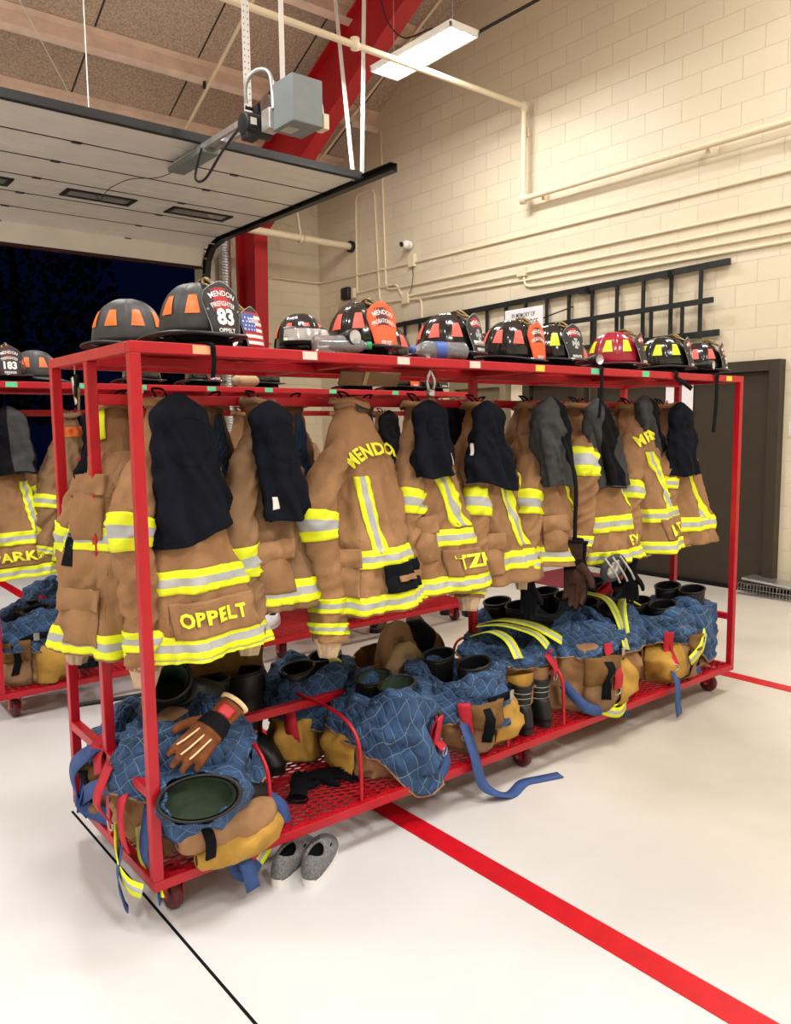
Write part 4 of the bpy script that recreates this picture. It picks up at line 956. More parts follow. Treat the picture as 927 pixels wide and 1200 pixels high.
def x8(t, c):
    c.text(t, 'MEN', .056, BK-.4, .22, rot=.35, off=.03)
    f = c.patch(t, 'name_flap', TAN, BK+.1, .84, .25, .11, .010, 0, .005); c.text(t, 'BAT', .058, BK+.0, .845, off=.026)
coat('coat with slanting yellow letters at the shoulder, beside the end coat', 2.85, YH, .12, L=.79, wid=1.0, dep=1.05, seed=31, shear=.12, bands=((.70, .79), (.915, .995)), vb=((BK-.1, .32, .72, .06, .35),),
     sleeves=(((-.21, -.12, -.76), None, ((.34, .46),)), ((.22, 0, -.8), None)), extra=x8)
coat('endmost coat on the front rack under a smooth black hood', 3.17, YH, .12, L=.78, wid=.92, dep=1.0, seed=37, shear=.12, bands=((.80, .90),), vb=((BK-.1, .34, .82, .07, .3),),
     sleeves=(((-.18, -.10, -.70), None), ((.26, .05, -.72), None, ((.34, .45), (.70, .80)))))
# coats on the far side of the front rack
def xb(t, c):
    o = c.vband(t, BK-.45, .16, .66, .06, .2); o.data.materials[0] = BLACK; o.name = 'front_placket'
    c.patch(t, 'lime_collar_tab', YEL, BK-.2, .10, .07, .12, .012, .3)
    pocket(t, c, BK+.1, .42, .13, .22); pocket(t, c, BK+.2, .86, .15, .16)
coat('open coat facing the rack end, pocket flap and cream cuffs by the corner post', .13, .50, -1.25, L=.86, wid=.85, dep=.95, seed=41, shear=0, out=-.09, bands=((.50, .59), (.90, .99)),
     sleeves=(((-.20, -.06, -.90), None, ((.30, .40), (.72, .83))), ((.17, .05, -.86), None)), extra=xb)
def openfront(t, c):
    MB().grid(lambda u, v: c.p(PI/2 + (u-.5)*1.1*(.4+v), .06 + .8*v, .012), 20, 30, uvf=lambda u, v: (u*.2, v*.7)).build('quilted_lining', QUILT, t, solid=.003, off=1)
BCK = [(.52, 43, TAN2, 'coat on the rear side, dark lining showing between the first two hoods'), (.88, 47, TAN2, 'brown coat on the rear side, seen between a drooping hood and the large uncovered coat'), (1.25, 53, TAN2, 'brown coat on the rear side, seen above the large uncovered coat shoulder'),
       (1.95, 59, TAN, 'coat on the rear side, seen between the widest black hood and the twisted grey hood'), (2.3, 61, TAN2, 'coat on the rear side, seen between the two grey hoods'), (2.72, 67, TAN, 'coat on the rear side behind the coat with shoulder letters'), (3.1, 71, TAN2, 'coat on the rear side behind the endmost coat')]
for x, sd, cl, lab in BCK: coat(lab, x, .55, PI+.2, L=.82, wid=.85, dep=.85, seed=sd, cloth=cl, out=-.08, extra=openfront)
# coats on the rear rack (front side)
def xk(t, c): c.patch(t, 'name_flap', TAN, BK+.1, .87, .32, .10, .008, 0, .005); c.text(t, 'PARKER', .052, BK+.12, .865, off=.025)
RY = 2.25 + YH
coat('coat with lettered hem on the rear rack, under a grey and black hood', .14, RY-.02, .12, L=.90, wid=.98, dep=1.05, seed=73, shear=.05, bands=((.72, .80), (.93, 1.0)), vb=((BK+.75, .42, .74, .07, -.2),),
     sleeves=(((-.2, -.1, -.8), None), ((.27, .0, -.76), None, ((.32, .42), (.72, .82)))), extra=xk)
R2C = [(.52, 79, TAN2, 'coat on the rear rack with an orange band near its collar, beside a black hood'), (.86, 83, TAN, 'coat on the rear rack seen through the end frame of the front rack'), (1.25, 89, TAN2, 'coat on the rear rack behind the corner coat'), (1.65, 97, TAN, 'coat on the rear rack behind the narrow coat'), (2.05, 101, TAN2, 'coat on the rear rack behind the large uncovered coat'),
       (2.45, 103, TAN, 'coat on the rear rack with lime showing beside the large coat collar'), (2.85, 107, TAN2, 'coat on the rear rack behind the coat with three hem letters'), (3.25, 109, TAN, 'coat at the far end of the rear rack')]
for i, (x, sd, cl, lab) in enumerate(R2C):
    coat(lab, x+.06, RY, .15, L=.84, wid=.92, dep=1, seed=sd, cloth=cl, bands=((.68, .76), (.91, .99)), extra=(lambda t, c: c.band(t, .10, .17, mt=ORANGE, off=.006)) if i == 0 else None)
o = MB().grid(lambda u, v: V(3.42 + .07*math.cos(u*6.28)*(.6+.5*v), RY + .05*math.sin(u*6.28), 1.66 - .8*v), 24, 10, closeu=True); 
t = thing('safety_vest', 'lime vest hanging at the far end of the rear rack beside the middle post', 'vest', (3.5, RY, 1.66))
MB().grid(lambda u, v: V((.05+.09*v)*math.cos(u*6.28)*(1+.12*math.sin(12*u*3.14)), .05*math.sin(u*6.28), -.62*v), 32, 12, closeu=True).build('body', YEL, t, solid=.003)
MB().grid(lambda u, v: V((.055+.09*(.5+.1*v))*math.cos(u*6.28)*(1+.12*math.sin(12*u*3.14)), .055*math.sin(u*6.28), -.62*(.5+.1*v)), 32, 3, closeu=True).build('reflective_trim', SILV, t)

# ------------------------------------------------------------------ hoods (balaclavas) draped over the hooks
def hood(label, x, y, z, rz, H=.42, w=(.055, .09, .095, .10, .115, .125), d=(.03, .055, .05, .05, .055, .05), seed=1, mt=None, lean=0, hem=(.0, .0), face=True, twist=0, mt2=None, tag_=None, group='fire hoods hanging over the coats', fold=1):
    t = thing('fire_hood', label, 'hood', (x, y, z), rz, group)
    ts = [0, .12, .3, .5, .75, 1]; r = random.Random(seed); ph = [r.uniform(0, 6.28) for _ in range(6)]
    def f(u, v, off=0):
        a = u*2*PI + twist*v; W_ = interp(ts, w, v); D_ = interp(ts, d, v)
        if v < .2: k0 = math.sqrt(max(0, 1-(1-v/.2)**2)); W_ *= max(.04, k0); D_ *= max(.04, k0)
        k = 1 + fold*v*(.12*math.sin(3*a + ph[0] + 2*v) + .09*math.sin(5*a + ph[1] - 3*v) + .05*math.sin(8*a + ph[2]))
        c, s = math.cos(a), math.sin(a)
        zz = -H*v - v*v*(hem[0]*c + hem[1]*max(0, -s)) + .006*math.sin(18*v + 3*a + ph[3])*v
        q = V(W_*c*k + lean*v**1.5, D_*s*k - .01*v, zz)
        n = (.4 - abs(noise.noise(V(q.x*15 + seed + q.z*8, q.y*12, q.z*5))))*.040 - .008 + (.4 - abs(noise.noise(V(q.x*9 + seed, q.y*9, q.z*17))))*.020*(1-v*.5)
        return q + V(c, s, 0)*(off + n*min(1, v*3)*fold)
    b = MB(); b.grid(f, 84, 56, closeu=True)
    if mt2:
        for i in range(len(b.f)):
            u = (i % 84)/84
            if .68 < u < .88: b.mi[i] = 1
    b.build('fabric', [mt or NAVY] + ([mt2] if mt2 else []), t, solid=.004)
    if face:
        MB().tube([f(.75 + .13*math.cos(k/24*2*PI), .34 + .17*math.sin(k/24*2*PI), .003) for k in range(25)], .0045, 6, cap=False).build('face_seam', mt or NAVY, t)
    MB().tube([f(k/56, .985, .002) for k in range(57)], .005, 6, cap=False).build('hem', mt or NAVY, t)
    if tag_:
        u0, v0, hh = tag_
        MB().grid(lambda u, v: f(u0 + (u-.5)*.035, v0 + v*hh, .012), 4, 6).build('label', WHITE, t, solid=.001)
    return t
hood('long black hood draped to a point over the corner coat', .20, .135, 1.685, .15, .44, w=(.06, .10, .105, .105, .13, .14), seed=3, lean=.04, hem=(-.05, .03))
hood('black hood drooping sideways with a white label near its edge', .545, .15, 1.665, .2, .42, w=(.06, .10, .085, .085, .10, .11), seed=8, lean=.09, hem=(.0, .0), tag_=(.60, .78, .12))
hood('short black hood with a small white label, above the coat with three hem letters', 1.275, .14, 1.675, .2, .31, w=(.06, .085, .08, .09, .12, .10), seed=13, lean=.02, tag_=(.83, .70, .13))
hood('widest plain black hood hanging mid rack beside the middle post', 1.61, .14, 1.675, .15, .37, w=(.07, .10, .10, .12, .155, .15), seed=16, lean=.02, hem=(.03, 0), tag_=(.53, .5, .14))
hood('grey hood twisted with black, hanging above the clipped gloves', 2.0, .12, 1.70, .2, .41, w=(.05, .10, .12, .12, .11, .10), d=(.03, .06, .06, .06, .06, .05), seed=21, mt=GREY, mt2=BLACK, lean=.06, twist=.9, face=False, fold=1.5)
hood('long grey hood over the coat with the bent arm', 2.35, .12, 1.695, .2, .44, w=(.05, .09, .11, .12, .13, .14), seed=26, mt=GREY, mt2=BLACK, lean=.17, twist=-.9, face=False, fold=1.4)
hood('dark grey hood slung behind the lettered shoulder of the coat by the end', 2.86, .20, 1.72, .3, .36, w=(.06, .12, .11, .09, .08, .07), seed=33, mt=GREY, mt2=BLACK, lean=.20, face=False, fold=1.4)
hood('smooth black hood over the endmost coat', 3.11, .14, 1.685, .1, .40, w=(.06, .095, .10, .105, .12, .12), seed=38, lean=.06)
hood('grey and black hood on the rear rack over the lettered coat', .22, RY-.18, 1.70, .2, .36, w=(.06, .09, .10, .10, .11, .10), seed=42, mt=BLACK, mt2=GREY, face=False, lean=.03)
hood('plain black hood on the rear rack, seen between the end posts', .70, RY-.17, 1.70, .2, .42, w=(.06, .10, .10, .09, .10, .09), seed=44)
for i, (x, sd, m_, lab) in enumerate(((1.35, 48, NAVY, 'black hood on the rear rack behind the corner coat'), (1.75, 51, BLACK, 'black hood on the rear rack behind the drooping hood'), (2.85, 56, BLACK, 'black hood on the rear rack behind the short hood'))):
    hood(lab, x, RY-.16, 1.69, .2, .40, seed=sd, mt=m_)
for x, sd, lab in ((.46, 62, 'dark hood on the rear side of the front rack between the first two hoods'), (1.86, 64, 'dark hood on the rear side of the front rack just past the widest hood')):
    hood(lab, x, .62, 1.70, .2, .40, seed=sd, mt=BLACK)
# crimson bag seen between the end posts
t = thing('crimson_bag', 'crimson cloth bag hanging on the rear rack between the end posts', 'bag', (.66, 2.34, 1.38))
MB().grid(lambda u, v: V((.085 - .05*v*v)*math.cos(u*6.28) + .03*v, .05*math.sin(u*6.28), .02*math.cos(u*6.28) - .42*v), 28, 12, closeu=True).build('body', CRIM, t, solid=.004)
MB().grid(lambda u, v: V((.09)*math.cos(u*6.28), .055*math.sin(u*6.28), .06 - .14*v + .03*math.cos(u*6.28)), 28, 4, closeu=True).build('flap', CRIM, t, solid=.004)
MB().ribbon([(-.05, -.01, .05), (-.04, -.03, .2), (0, -.02, .32)], V(1, 0, 0), .03, .003).build('strap', BLACK, t)
# ------------------------------------------------------------------ boots, shoes, gloves
DZ = RB + .045
def shoe_mesh(L, Wd, H, open_, top_h=None, heel_h=.0):
    """upper as rings from the sole edge up to the opening, then down inside. x: heel 0 -> toe L"""
    def outline(a, k=1.0):
        c, s = math.cos(a), math.sin(a); x = L*.5 - L*.5*c
        wv = Wd*.5*(.80 + .30*math.sin(PI*min(1, (x/L)**1.15)*.5*1.3) - .12*max(0, .5 - x/L)) * (abs(s)**.62)
        return V(x, math.copysign(wv, s) + .006*math.sin(PI*x/L), 0)
    return outline
def make_shoe(name, label, cat, loc, rz, L=.30, Wd=.108, H=.085, upper=None, sole=None, lining=None, group=None, laces=False, shaft=0, rot=None):
    t = thing(name, label, cat, loc, rz, group, rot=rot)
    out = shoe_mesh(L, Wd, H, None); sh = .03
    s = MB(); n = 48
    s.grid(lambda u, v: out(u*2*PI)*1.0 + V(0, 0, sh*v) + V(L/2, 0, 0)*0, n, 2, closeu=True)
    s.add([out(k/n*2*PI) for k in range(n)], [tuple(range(n))[::-1]]); s.add([out(k/n*2*PI) + V(0, 0, sh) for k in range(n)], [tuple(range(n))])
    s.build('sole', sole, t)
    oc = V(L*.30, 0, 0); oa, ob = L*.21, Wd*.27
    def opening(a): return V(oc.x - oa*math.cos(a), ob*math.sin(a)*(1 - .15*math.cos(a)), H - .012*abs(math.sin(a)) + .018*max(0, math.cos(a)) + .004*max(0, -math.cos(a)))
    def up(u, v):
        a = u*2*PI; p = out(a); p = V(L/2 + (p.x-L/2)*.975, p.y*.96, sh-.004); q = opening(a)
        k = v; hb = math.sin(v*PI/2)**.75; r = p.lerp(q, k**1.25); r.z = lerp(p.z, q.z, hb)
        if math.cos(a) < 0: r.z = lerp(p.z, q.z, math.sin(v*PI/2)**(.9))
        n_ = noise.noise(r*40)*.0025; r.z += n_; return r
    MB().grid(up, n, 14, closeu=True).build('upper', upper, t, solid=.003)
    def inn(u, v): a = u*2*PI; q = opening(a); c = V(oc.x, 0, sh+.006); k = v; return V(lerp(q.x, c.x, k*k*.9), lerp(q.y, 0, k*k*.9), lerp(q.z-.001, sh+.006, min(1, k*1.5)))
    MB().grid(inn, n, 8, closeu=True).build('lining', lining or BLACK, t)
    MB().tube([opening(k/32*2*PI) for k in range(33)], .004, 6, cap=False).build('collar', upper, t)
    if laces:
        for k in range(4):
            x = L*(.55 + .06*k); z = H*(.98 - .13*k)
            MB().tube([(x, -.024, z-.002), (x+.008, 0, z+.008), (x, .024, z-.002)], .004, 6).build('lace', CORD, t)
        MB().grid(lambda u, v: V(L*(.80+.18*v), Wd*.34*(u-.5)*2*(1-.4*v*v), sh+.03*(1-v*v)+.012), 8, 4).build('toe_cap', RUBBER, t, solid=.003)
    else:
        for sy in (-1, 1): MB().box((L*.56, sy*Wd*.30, H*.70), (.02, .006, .03), Matrix.Rotation(sy*-.5, 3, 'X')).build('elastic', BLACK, t)
    return t
make_shoe('slip_on_shoe', 'grey heather slip-on shoe with white sole, further from the camera of the pair', 'shoe', (.415, -.03, 0), .62, upper=SHOEG, sole=SOLE, group=None)
make_shoe('slip_on_shoe', 'grey heather slip-on shoe with white sole showing its whole outer side', 'shoe', (.50, -.105, 0), .74, upper=SHOEG, sole=SOLE)
make_shoe('walking_shoe', 'worn brown lace-up shoe on the floor, seen from its side', 'shoe', (2.96, 2.62, 0), -2.5, upper=BROWNL, sole=RUBBER, laces=True, L=.29, H=.10, lining=KHAKI)
make_shoe('walking_shoe', 'worn brown lace-up shoe on the floor with its toe forward', 'shoe', (3.16, 2.55, 0), -1.9, upper=BROWNL, sole=RUBBER, laces=True, L=.29, H=.10, lining=KHAKI)
make_shoe('black_shoe', 'black shoe on the floor past the brown shoes', 'shoe', (3.75, 2.72, 0), -2.4, upper=RUBBER, sole=RUBBER)
make_shoe('black_shoe', 'second black shoe on the floor past the brown shoes, nearer the middle post', 'shoe', (3.82, 2.58, 0), -2.2, upper=RUBBER, sole=RUBBER)
make_shoe('white_trainer', 'white trainer lying on the rear rack deck', 'shoe', (2.0, 2.62, DZ), -2.6, upper=SOLE, sole=SOLE, lining=GREY)
make_shoe('brown_slipper', 'brown shoe on the floor behind the dark coat heap', 'shoe', (2.22, 1.28, 0), -2.3, upper=SUEDE, sole=RUBBER, lining=BLACK, laces=True)
make_shoe('brown_slipper', 'brown shoe on the floor behind the dark coat heap, further along the rack', 'shoe', (2.46, 1.32, 0), -2.1, upper=SUEDE, sole=RUBBER, lining=BLACK, laces=True)

def boot(label, loc, rz, H=.36, r=.066, rot=None, lining=None, stripes=False, group='rubber boots on the racks', lean=(0, 0), rim=True, insole=.06):
    t = thing('rubber_boot', label, 'boot', loc, rz, group, rot=rot)
    def sf(u, v):
        a = u*2*PI; k = interp([0, .25, .6, 1], [.80, .84, .95, 1.06], v); c, s = math.cos(a), math.sin(a)
        return V(r*k*1.12*c + lean[0]*v, r*k*s + lean[1]*v, .05 + (H-.05)*v + .012*c*v**4 + .004*math.sin(26*v+2*c)*(1-v))
    MB().grid(sf, 36, 16, closeu=True).build('shaft', RUBBER, t, solid=.006)
    MB().grid(lambda u, v: sf(u, 1-.55*v) * 1.0 - V(math.cos(u*2*PI), math.sin(u*2*PI), 0)*(.010 + .004*v), 36, 8, closeu=True).build('lining', lining or BLACK, t)
    MB().lathe([(0, insole), (r*.95, insole+.004)], 24, sx=1.1).build('insole', lining or BLACK, t)
    if rim: MB().tube([sf(k/36, 1) for k in range(37)], .006, 6, cap=False).build('rim', RUBBER, t)
    o = shoe_mesh(.29, .105, .1, None); M = Matrix.Translation((-.09, 0, 0)); sl = MB(); n = 40
    sl.grid(lambda u, v: M @ (o(u*2*PI) + V(0, 0, .028*v)), n, 2, closeu=True); sl.add([M @ o(k/n*2*PI) for k in range(n)], [tuple(range(n))[::-1]]); sl.build('sole', RUBBER, t)
    def ft(u, v):
        a = u*2*PI; p = M @ o(a); q = V(r*.85*-math.cos(a), r*.8*math.sin(a), .12); q.x = -r*.9*math.cos(a)
        w_ = p.lerp(q, v**1.3); w_.z = lerp(.026, .13, math.sin(v*PI/2)**.8 if math.cos(a) > 0 else math.sin(v*PI/2)**1.1); return w_
    MB().grid(ft, n, 10, closeu=True).build('foot', RUBBER, t, solid=.004)
    if stripes:
        for k in range(4):
            MB().grid(lambda u, v: sf(u, .30 + .16*k + .022*v) + V(math.cos(u*2*PI), math.sin(u*2*PI), 0)*.004, 36, 1, closeu=True).build('stripe', SILV, t)
    return t
def glove(name, label, loc, rot, mt=SUEDE, mt2=BLACK, piping=CORD, scale=1.0, curl=.5, group=None, spread=1.0, patch=None):
    """palm down along local +x, fingers at +x"""
    t = thing(name, label, 'glove', loc, 0, group, rot=rot, scale=scale)
    b = MB()
    b.tube([(-.10, 0, .012), (-.06, 0, .015), (-.03, 0, .018), (.0, 0, .021), (.05, 0, .02), (.085, 0, .015)], [.044, .042, .038, .046, .05, .04], 16, flat=.42)
    FI = ((-.036, .085, .075), (-.012, .095, .088), (.012, .093, .084), (.035, .08, .066))
    for y, x0, L in FI:
        b.tube([(x0-.03, y, .016), (x0+L*.35, y*(1+.12*spread), .018), (x0+L*.7, y*(1+.2*spread), .016-curl*.012), (x0+L, y*(1+.26*spread), .008-curl*.03)], [.0125, .0135, .0125, .009], 10)
    b.tube([(.0, -.03, .014), (.035, -.062, .008), (.065, -.078, .004), (.09, -.082, 0)], [.018, .017, .015, .010], 10)
    b.build('glove_body', mt, t, remesh=.0045)
    MB().tube([(-.03, 0, .0185), (-.0, 0, .0215), (.03, 0, .022)], [.0395, .0475, .050], 16, cap=False, flat=.43).build('knuckle_band', mt2, t)
    MB().tube([(-.10, 0, .012), (-.115, 0, .012)], [.046, .05], 16, cap=False, flat=.5).build('cuff_edge', piping, t, solid=.003)
    for y, x0, L in FI[:3]:
        MB().tube([(x0-.035, y+.012, .036), (x0+L*.3, y*(1+.1*spread)+.006, .035), (x0+L*.62, y*(1+.18*spread), .031-curl*.01)], .003, 6).build('piping', piping, t)
    if patch:
        MB().grid(lambda u, v: V(-.075 + u*.04, (v-.5)*.05, .0345 + .002 - 5*((v-.5)*.05)**2), 6, 6).build('emblem', patch, t, solid=.001)
    return t

# ------------------------------------------------------------------ folded trousers pushed down round their boots
GRP = 'folded turnout trousers on the rack decks'
def trousers(label, x, y, rz, a=.23, b=.20, h=.27, z=DZ, seed=1, gold=(-1.2,), pocket_=(-2.2,), band=None, tabs=(-.6, -2.4), straps=(), drop=.10, open_=.62, boots=True, boot_h=.36, blab=None, buckle=True, denim=1.0, lining=None, tan=TAN, boot_off=.075, flapdir=-1.57, yellow=(), tiltx=0, bootkw={}, lk=1.0, liner=True, boot_ax=(0, 1)):
    r = random.Random(seed); ph = [r.uniform(0, 6.28) for _ in range(8)]
    t = thing('turnout_trousers', label, 'trousers', (x, y, z), rz, GRP)
    PR = [.45, .80, .98, 1.04, 1.0, .96, .90]; PZ = [0, .0, .12, .38, .62, .82, .93]
    S_ = [i/6 for i in range(7)]
    def sh(th, s, off=0):
        k = interp(S_, PR, s); zz = interp(S_, PZ, s)*h
        lm = 1 + .09*math.sin(2*th + ph[0]) + .06*math.sin(3*th + ph[1] + 3*s) + .04*math.sin(5*th + ph[2] - 4*s) + .03*math.sin(9*th + ph[3] + 6*s) + .03*math.sin(14*s + 2*th + ph[4])
        q = V(a*k*lm*math.cos(th), b*k*lm*math.sin(th), zz*(1 + .06*math.sin(2*th + ph[5])))
        n = (.35 - abs(noise.noise(q*6.5 + V(seed, 0, 0))))*.085 - .008 + (.35 - abs(noise.noise(q*15 + V(0, seed, 0))))*.04 + (.35 - abs(noise.noise(q*34)))*.012
        return q + V(math.cos(th), math.sin(th), 0)*(n*min(1, s*5) + off) + V(0, 0, max(0, off)*.3 if s > .8 else 0)
    MB().grid(lambda u, v: sh(u*2*PI, v), 80, 36, closeu=True).build('shell', tan, t, solid=.004)
    S_ = [i/6 for i in range(7)]
    LR = [.56, .62, .70, .79, .89, .98, 1.06, 1.10]; LZ_ = [.62, .90, 1.04, 1.09, 1.04, .94, .82, .70]
    L7 = [i/7 for i in range(8)]
    def ln(u, v, off=0):
        th = u*2*PI; k = interp(L7, LR, v)*lk; zz = interp(L7, LZ_, v)*h
        if v > .6:
            dd = drop*(.15 + 1.2*max(0, math.cos(th-flapdir))**3 + .2*math.sin(3*th + ph[1])); zz -= dd*((v-.6)/.4)
        lm = 1 + .09*math.sin(2*th + ph[0])*v + .05*math.sin(3*th + ph[1]+1) + .05*math.sin(5*th + ph[2] + 3*v) + .025*math.sin(9*th + ph[6])
        q = V(a*k*lm*math.cos(th)*(1 if v > .3 else 1), b*k*lm*math.sin(th), zz*(1 + .07*math.sin(2*th + ph[5]) + .04*math.sin(4*th + ph[7])))
        n = (.35 - abs(noise.noise(q*6.5 + V(seed*2, 0, 3))))*.09 - .012 + (.35 - abs(noise.noise(q*15 + V(seed, 1, 0))))*.045 + (.35 - abs(noise.noise(q*34)))*.014
        q = q + V(math.cos(th)*v, math.sin(th)*v, .5)*(n + off)
        if v > .5:
            ss = interp(PZ, S_, max(0, min(.93, q.z/h))); g = sh(th, ss, .014 + off); rg = math.hypot(g.x, g.y); rq = math.hypot(q.x, q.y)
            if rq < rg: q = V(q.x*rg/rq, q.y*rg/rq, q.z)
        return q
    P2 = 2*PI*(a+b)*.5
    if liner: MB().grid(lambda u, v: ln(u, v), 110, 44, closeu=True, uvf=lambda u, v: (u*P2*1.0, v*.42)).build('quilted_lining', QUILT, t, solid=.006)
    if liner: MB().tube([ln(k/72, 1, .004) for k in range(73)], .0045, 6, cap=False).build('waist_binding', tan, t)
    for g in gold:
        MB().grid(lambda u, v: sh(g + (u-.5)*1.0, lerp(.06, .66, v), .012 + .05*math.sin(u*PI)*math.sin(v*PI)**.7), 18, 14).build('knee_patch', GOLD, t, solid=.005, off=1)
    for g in pocket_:
        pk = MB().grid(lambda u, v: sh(g + (u-.5)*.7, lerp(.12, .66, v), .010 + .035*math.sin(u*PI)*math.sin(v*PI)), 14, 12).build('cargo_pocket', TAN2, t, solid=.005, off=1)
        MB().grid(lambda u, v: sh(g + (u-.5)*.76, lerp(.52, .78, v), .028 + .02*math.sin(u*PI)), 14, 6).build('pocket_flap', OLIVE, pk, solid=.005, off=1)
        MB().grid(lambda u, v: sh(g + (u-.5)*.13, lerp(.40, .74, v), .058 + .0*u), 4, 6).build('pocket_strap', BLACK, pk, solid=.004, off=1)
    for g0, g1, s0, s1 in (band or ()):
        MB().grid(lambda u, v: sh(lerp(g0, g1, u), lerp(s0, s1, v), .016), 24, 6).build('reflective_trim', BAND, t, solid=.003, off=1)
    for g in tabs:
        p = [ln(g/(2*PI) % 1, .80, .012), sh(g, .80, .042), sh(g+.05, .60, .052), sh(g+.08, .46, .05)]
        tb = MB().ribbon(p, V(-math.sin(g), math.cos(g), 0), .055, .006).build('red_tab', REDW, t)
        e = p[-1]; tg = V(-math.sin(g), math.cos(g), 0)
        MB().tube([e + tg*.024*math.cos(k/14*2*PI) + V(0, 0, -.012 + .018*math.sin(k/14*2*PI)) for k in range(15)], .003, 6, cap=False).build('ring', STEEL, tb)
    for path, wdir, mtx, wd in straps:
        nm = 'suspender' if mtx is not BAND else 'reflective_strap'
        MB().ribbon(path, wdir if isinstance(wdir, list) else V(*wdir), wd, .004, sub=8).build(nm, mtx, t)
    if buckle:
        g = pocket_[0]+.5 if pocket_ else -.5
        MB().ribbon([sh(g-.35, .76, .03), sh(g, .80, .036), sh(g+.35, .78, .03)], V(0, 0, 1), .035, .004).build('waist_belt', BLACK, t)
        e = sh(g, .80, .044); MB().box(e, (.03, .008, .04), Matrix.Rotation(g+PI/2, 3, 'Z')).build('buckle', STEEL, t, bevel=.002)
    if boots:
        c, s = math.cos(rz), math.sin(rz)
        for i, sy in enumerate((-1, 1)):
            dx, dy = sy*boot_off*boot_ax[0], sy*boot_off*boot_ax[1]
            bl = (blab or label.replace('trousers', 'pair')) 
            boot('black rubber boot standing inside the ' + blab + (', nearer the camera' if i == 0 else ', its partner'), (x + dx*c - dy*s, y + dx*s + dy*c, z), rz + PI*.0, H=boot_h, insole=boot_h-.06, **bootkw)
    return t
X_ = (1, 0, 0); Y_ = (0, 1, 0)
# front row, from the corner post to the far end (rz turns local x)
trousers('big heap of trousers at the rack corner with a work glove on top', .235, .255, .15, a=.21, b=.18, h=.36, seed=3, gold=(), pocket_=(), tabs=(-.30, 3.0), drop=.16, boots=False, buckle=True,
    band=None, straps=[([(.03, -.20, .14), (.02, -.235, .02), (.01, -.25, -.06), (.05, -.262, -.105), (.10, -.255, -.08)], X_, BLUEW, .05), ([(.10, -.26, -.08), (.15, -.25, -.04), (.165, -.235, .02), (.15, -.215, .08)], X_, BAND, .045),
                       ([(-.20, -.10, .22), (-.245, -.12, .06), (-.245, -.17, -.02), (-.235, -.19, -.10)], [V(0,1,0), V(0,1,0), V(.3,1,0), V(.6,.8,0)], BLUEW, .05), ([(-.22, -.05, .10), (-.242, -.10, .02), (-.24, -.16, -.01), (-.238, -.2, -.08)], Y_, BAND, .04),
                       ([(.20, -.14, .10), (.25, -.20, .05), (.255, -.225, -.02), (.245, -.23, -.06)], X_, BLUEW, .045)])
# rolled second leg: the boot mouth facing the camera
heap = [o for o in C.objects if o.get('label', '').startswith('big heap')][0]
HI = (Matrix.Translation(heap.location) @ Matrix.Rotation(.15, 4, 'Z')).inverted()
bd = V(-.30, -.80, .42).normalized(); bc = V(.128, -.075, .43); bq = bd.to_track_quat('Z', 'Y')
boot('black rubber boot with dark green lining, mouth open towards the camera in the corner heap', bc - bd*.36, 0, H=.36, r=.080, rot=bq.to_euler(), lining=GREEN, insole=.285).scale = (1.32, .80, 1)
Mb = HI @ Matrix.Translation(bc - bd*.36) @ bq.to_matrix().to_4x4()
def lg(u, v):
    a = u*2*PI; rr = interp([0, .3, .7, .9, 1], [.13, .135, .118, .10, .086], v)*(1 + .08*math.sin(3*a+1) + .05*math.sin(7*a+4*v)); q = V(rr*lerp(1.1, 1.34, v)*math.cos(a), rr*lerp(1, .84, v)*math.sin(a), .13 + .22*v)
    n = (.4-abs(noise.noise(q*14)))*.03; return Mb @ (q + V(math.cos(a), math.sin(a), 0)*n)
MB().grid(lg, 72, 24, closeu=True, uvf=lambda u, v: (u*.8, v*.25)).build('quilted_leg', QUILT, heap, solid=.006)
def fold_(name, mt, pts, r, flat, sd):
    P = smooth_path(pts, 6)
    def f(u, v):
        i = min(int(v*(len(P)-1)), len(P)-2); c = P[i].lerp(P[i+1], v*(len(P)-1)-i); tg = (P[i+1]-P[i]).normalized(); up = V(0, -.35, 1); x = (up - tg*up.dot(tg)).normalized(); y = tg.cross(x); a = u*2*PI
        e = min(1, 5*v+.12, 5*(1-v)+.12)**.5; q = c + (x*math.cos(a) + y*math.sin(a)*flat)*r*e
        return q + (x*math.cos(a) + y*math.sin(a))*((.4-abs(noise.noise(q*13 + V(sd, 0, 0))))*.028)
    return MB().grid(f, 40, 30, closeu=True).build(name, mt, heap, solid=.004)
fold_('folded_leg', TAN, [(-.20, -.24, .10), (-.08, -.27, .105), (.05, -.285, .095), (.16, -.255, .085)], .058, .75, 1)
fold_('knee_patch', GOLD, [(-.15, -.265, .03), (-.02, -.295, .03), (.09, -.30, .035), (.18, -.27, .045)], .045, .75, 5)
MB().ribbon([(-.205, .10, .16), (-.185, .05, .30), (-.10, .03, .385), (.02, .06, .41)], [V(0, 1, .2)]*4, .075, .006).build('waistband', TAN2, heap)
MB().box((-.192, .03, .28), (.008, .05, .05)).box((-.20, .03, .28), (.008, .012, .06)).build('buckle', STEEL, heap, bevel=.003)
MB().ribbon([(-.13, -.29, .16), (-.13, -.325, .11), (-.13, -.32, .05)], X_, .035, .008).build('pocket_strap', BLACK, heap)
boot('black rubber boot lying under the work glove in the corner heap', (.30, .52, .55), 0, H=.34, r=.068, rot=(math.radians(60), 0, math.radians(-25)), lining=GREEN)
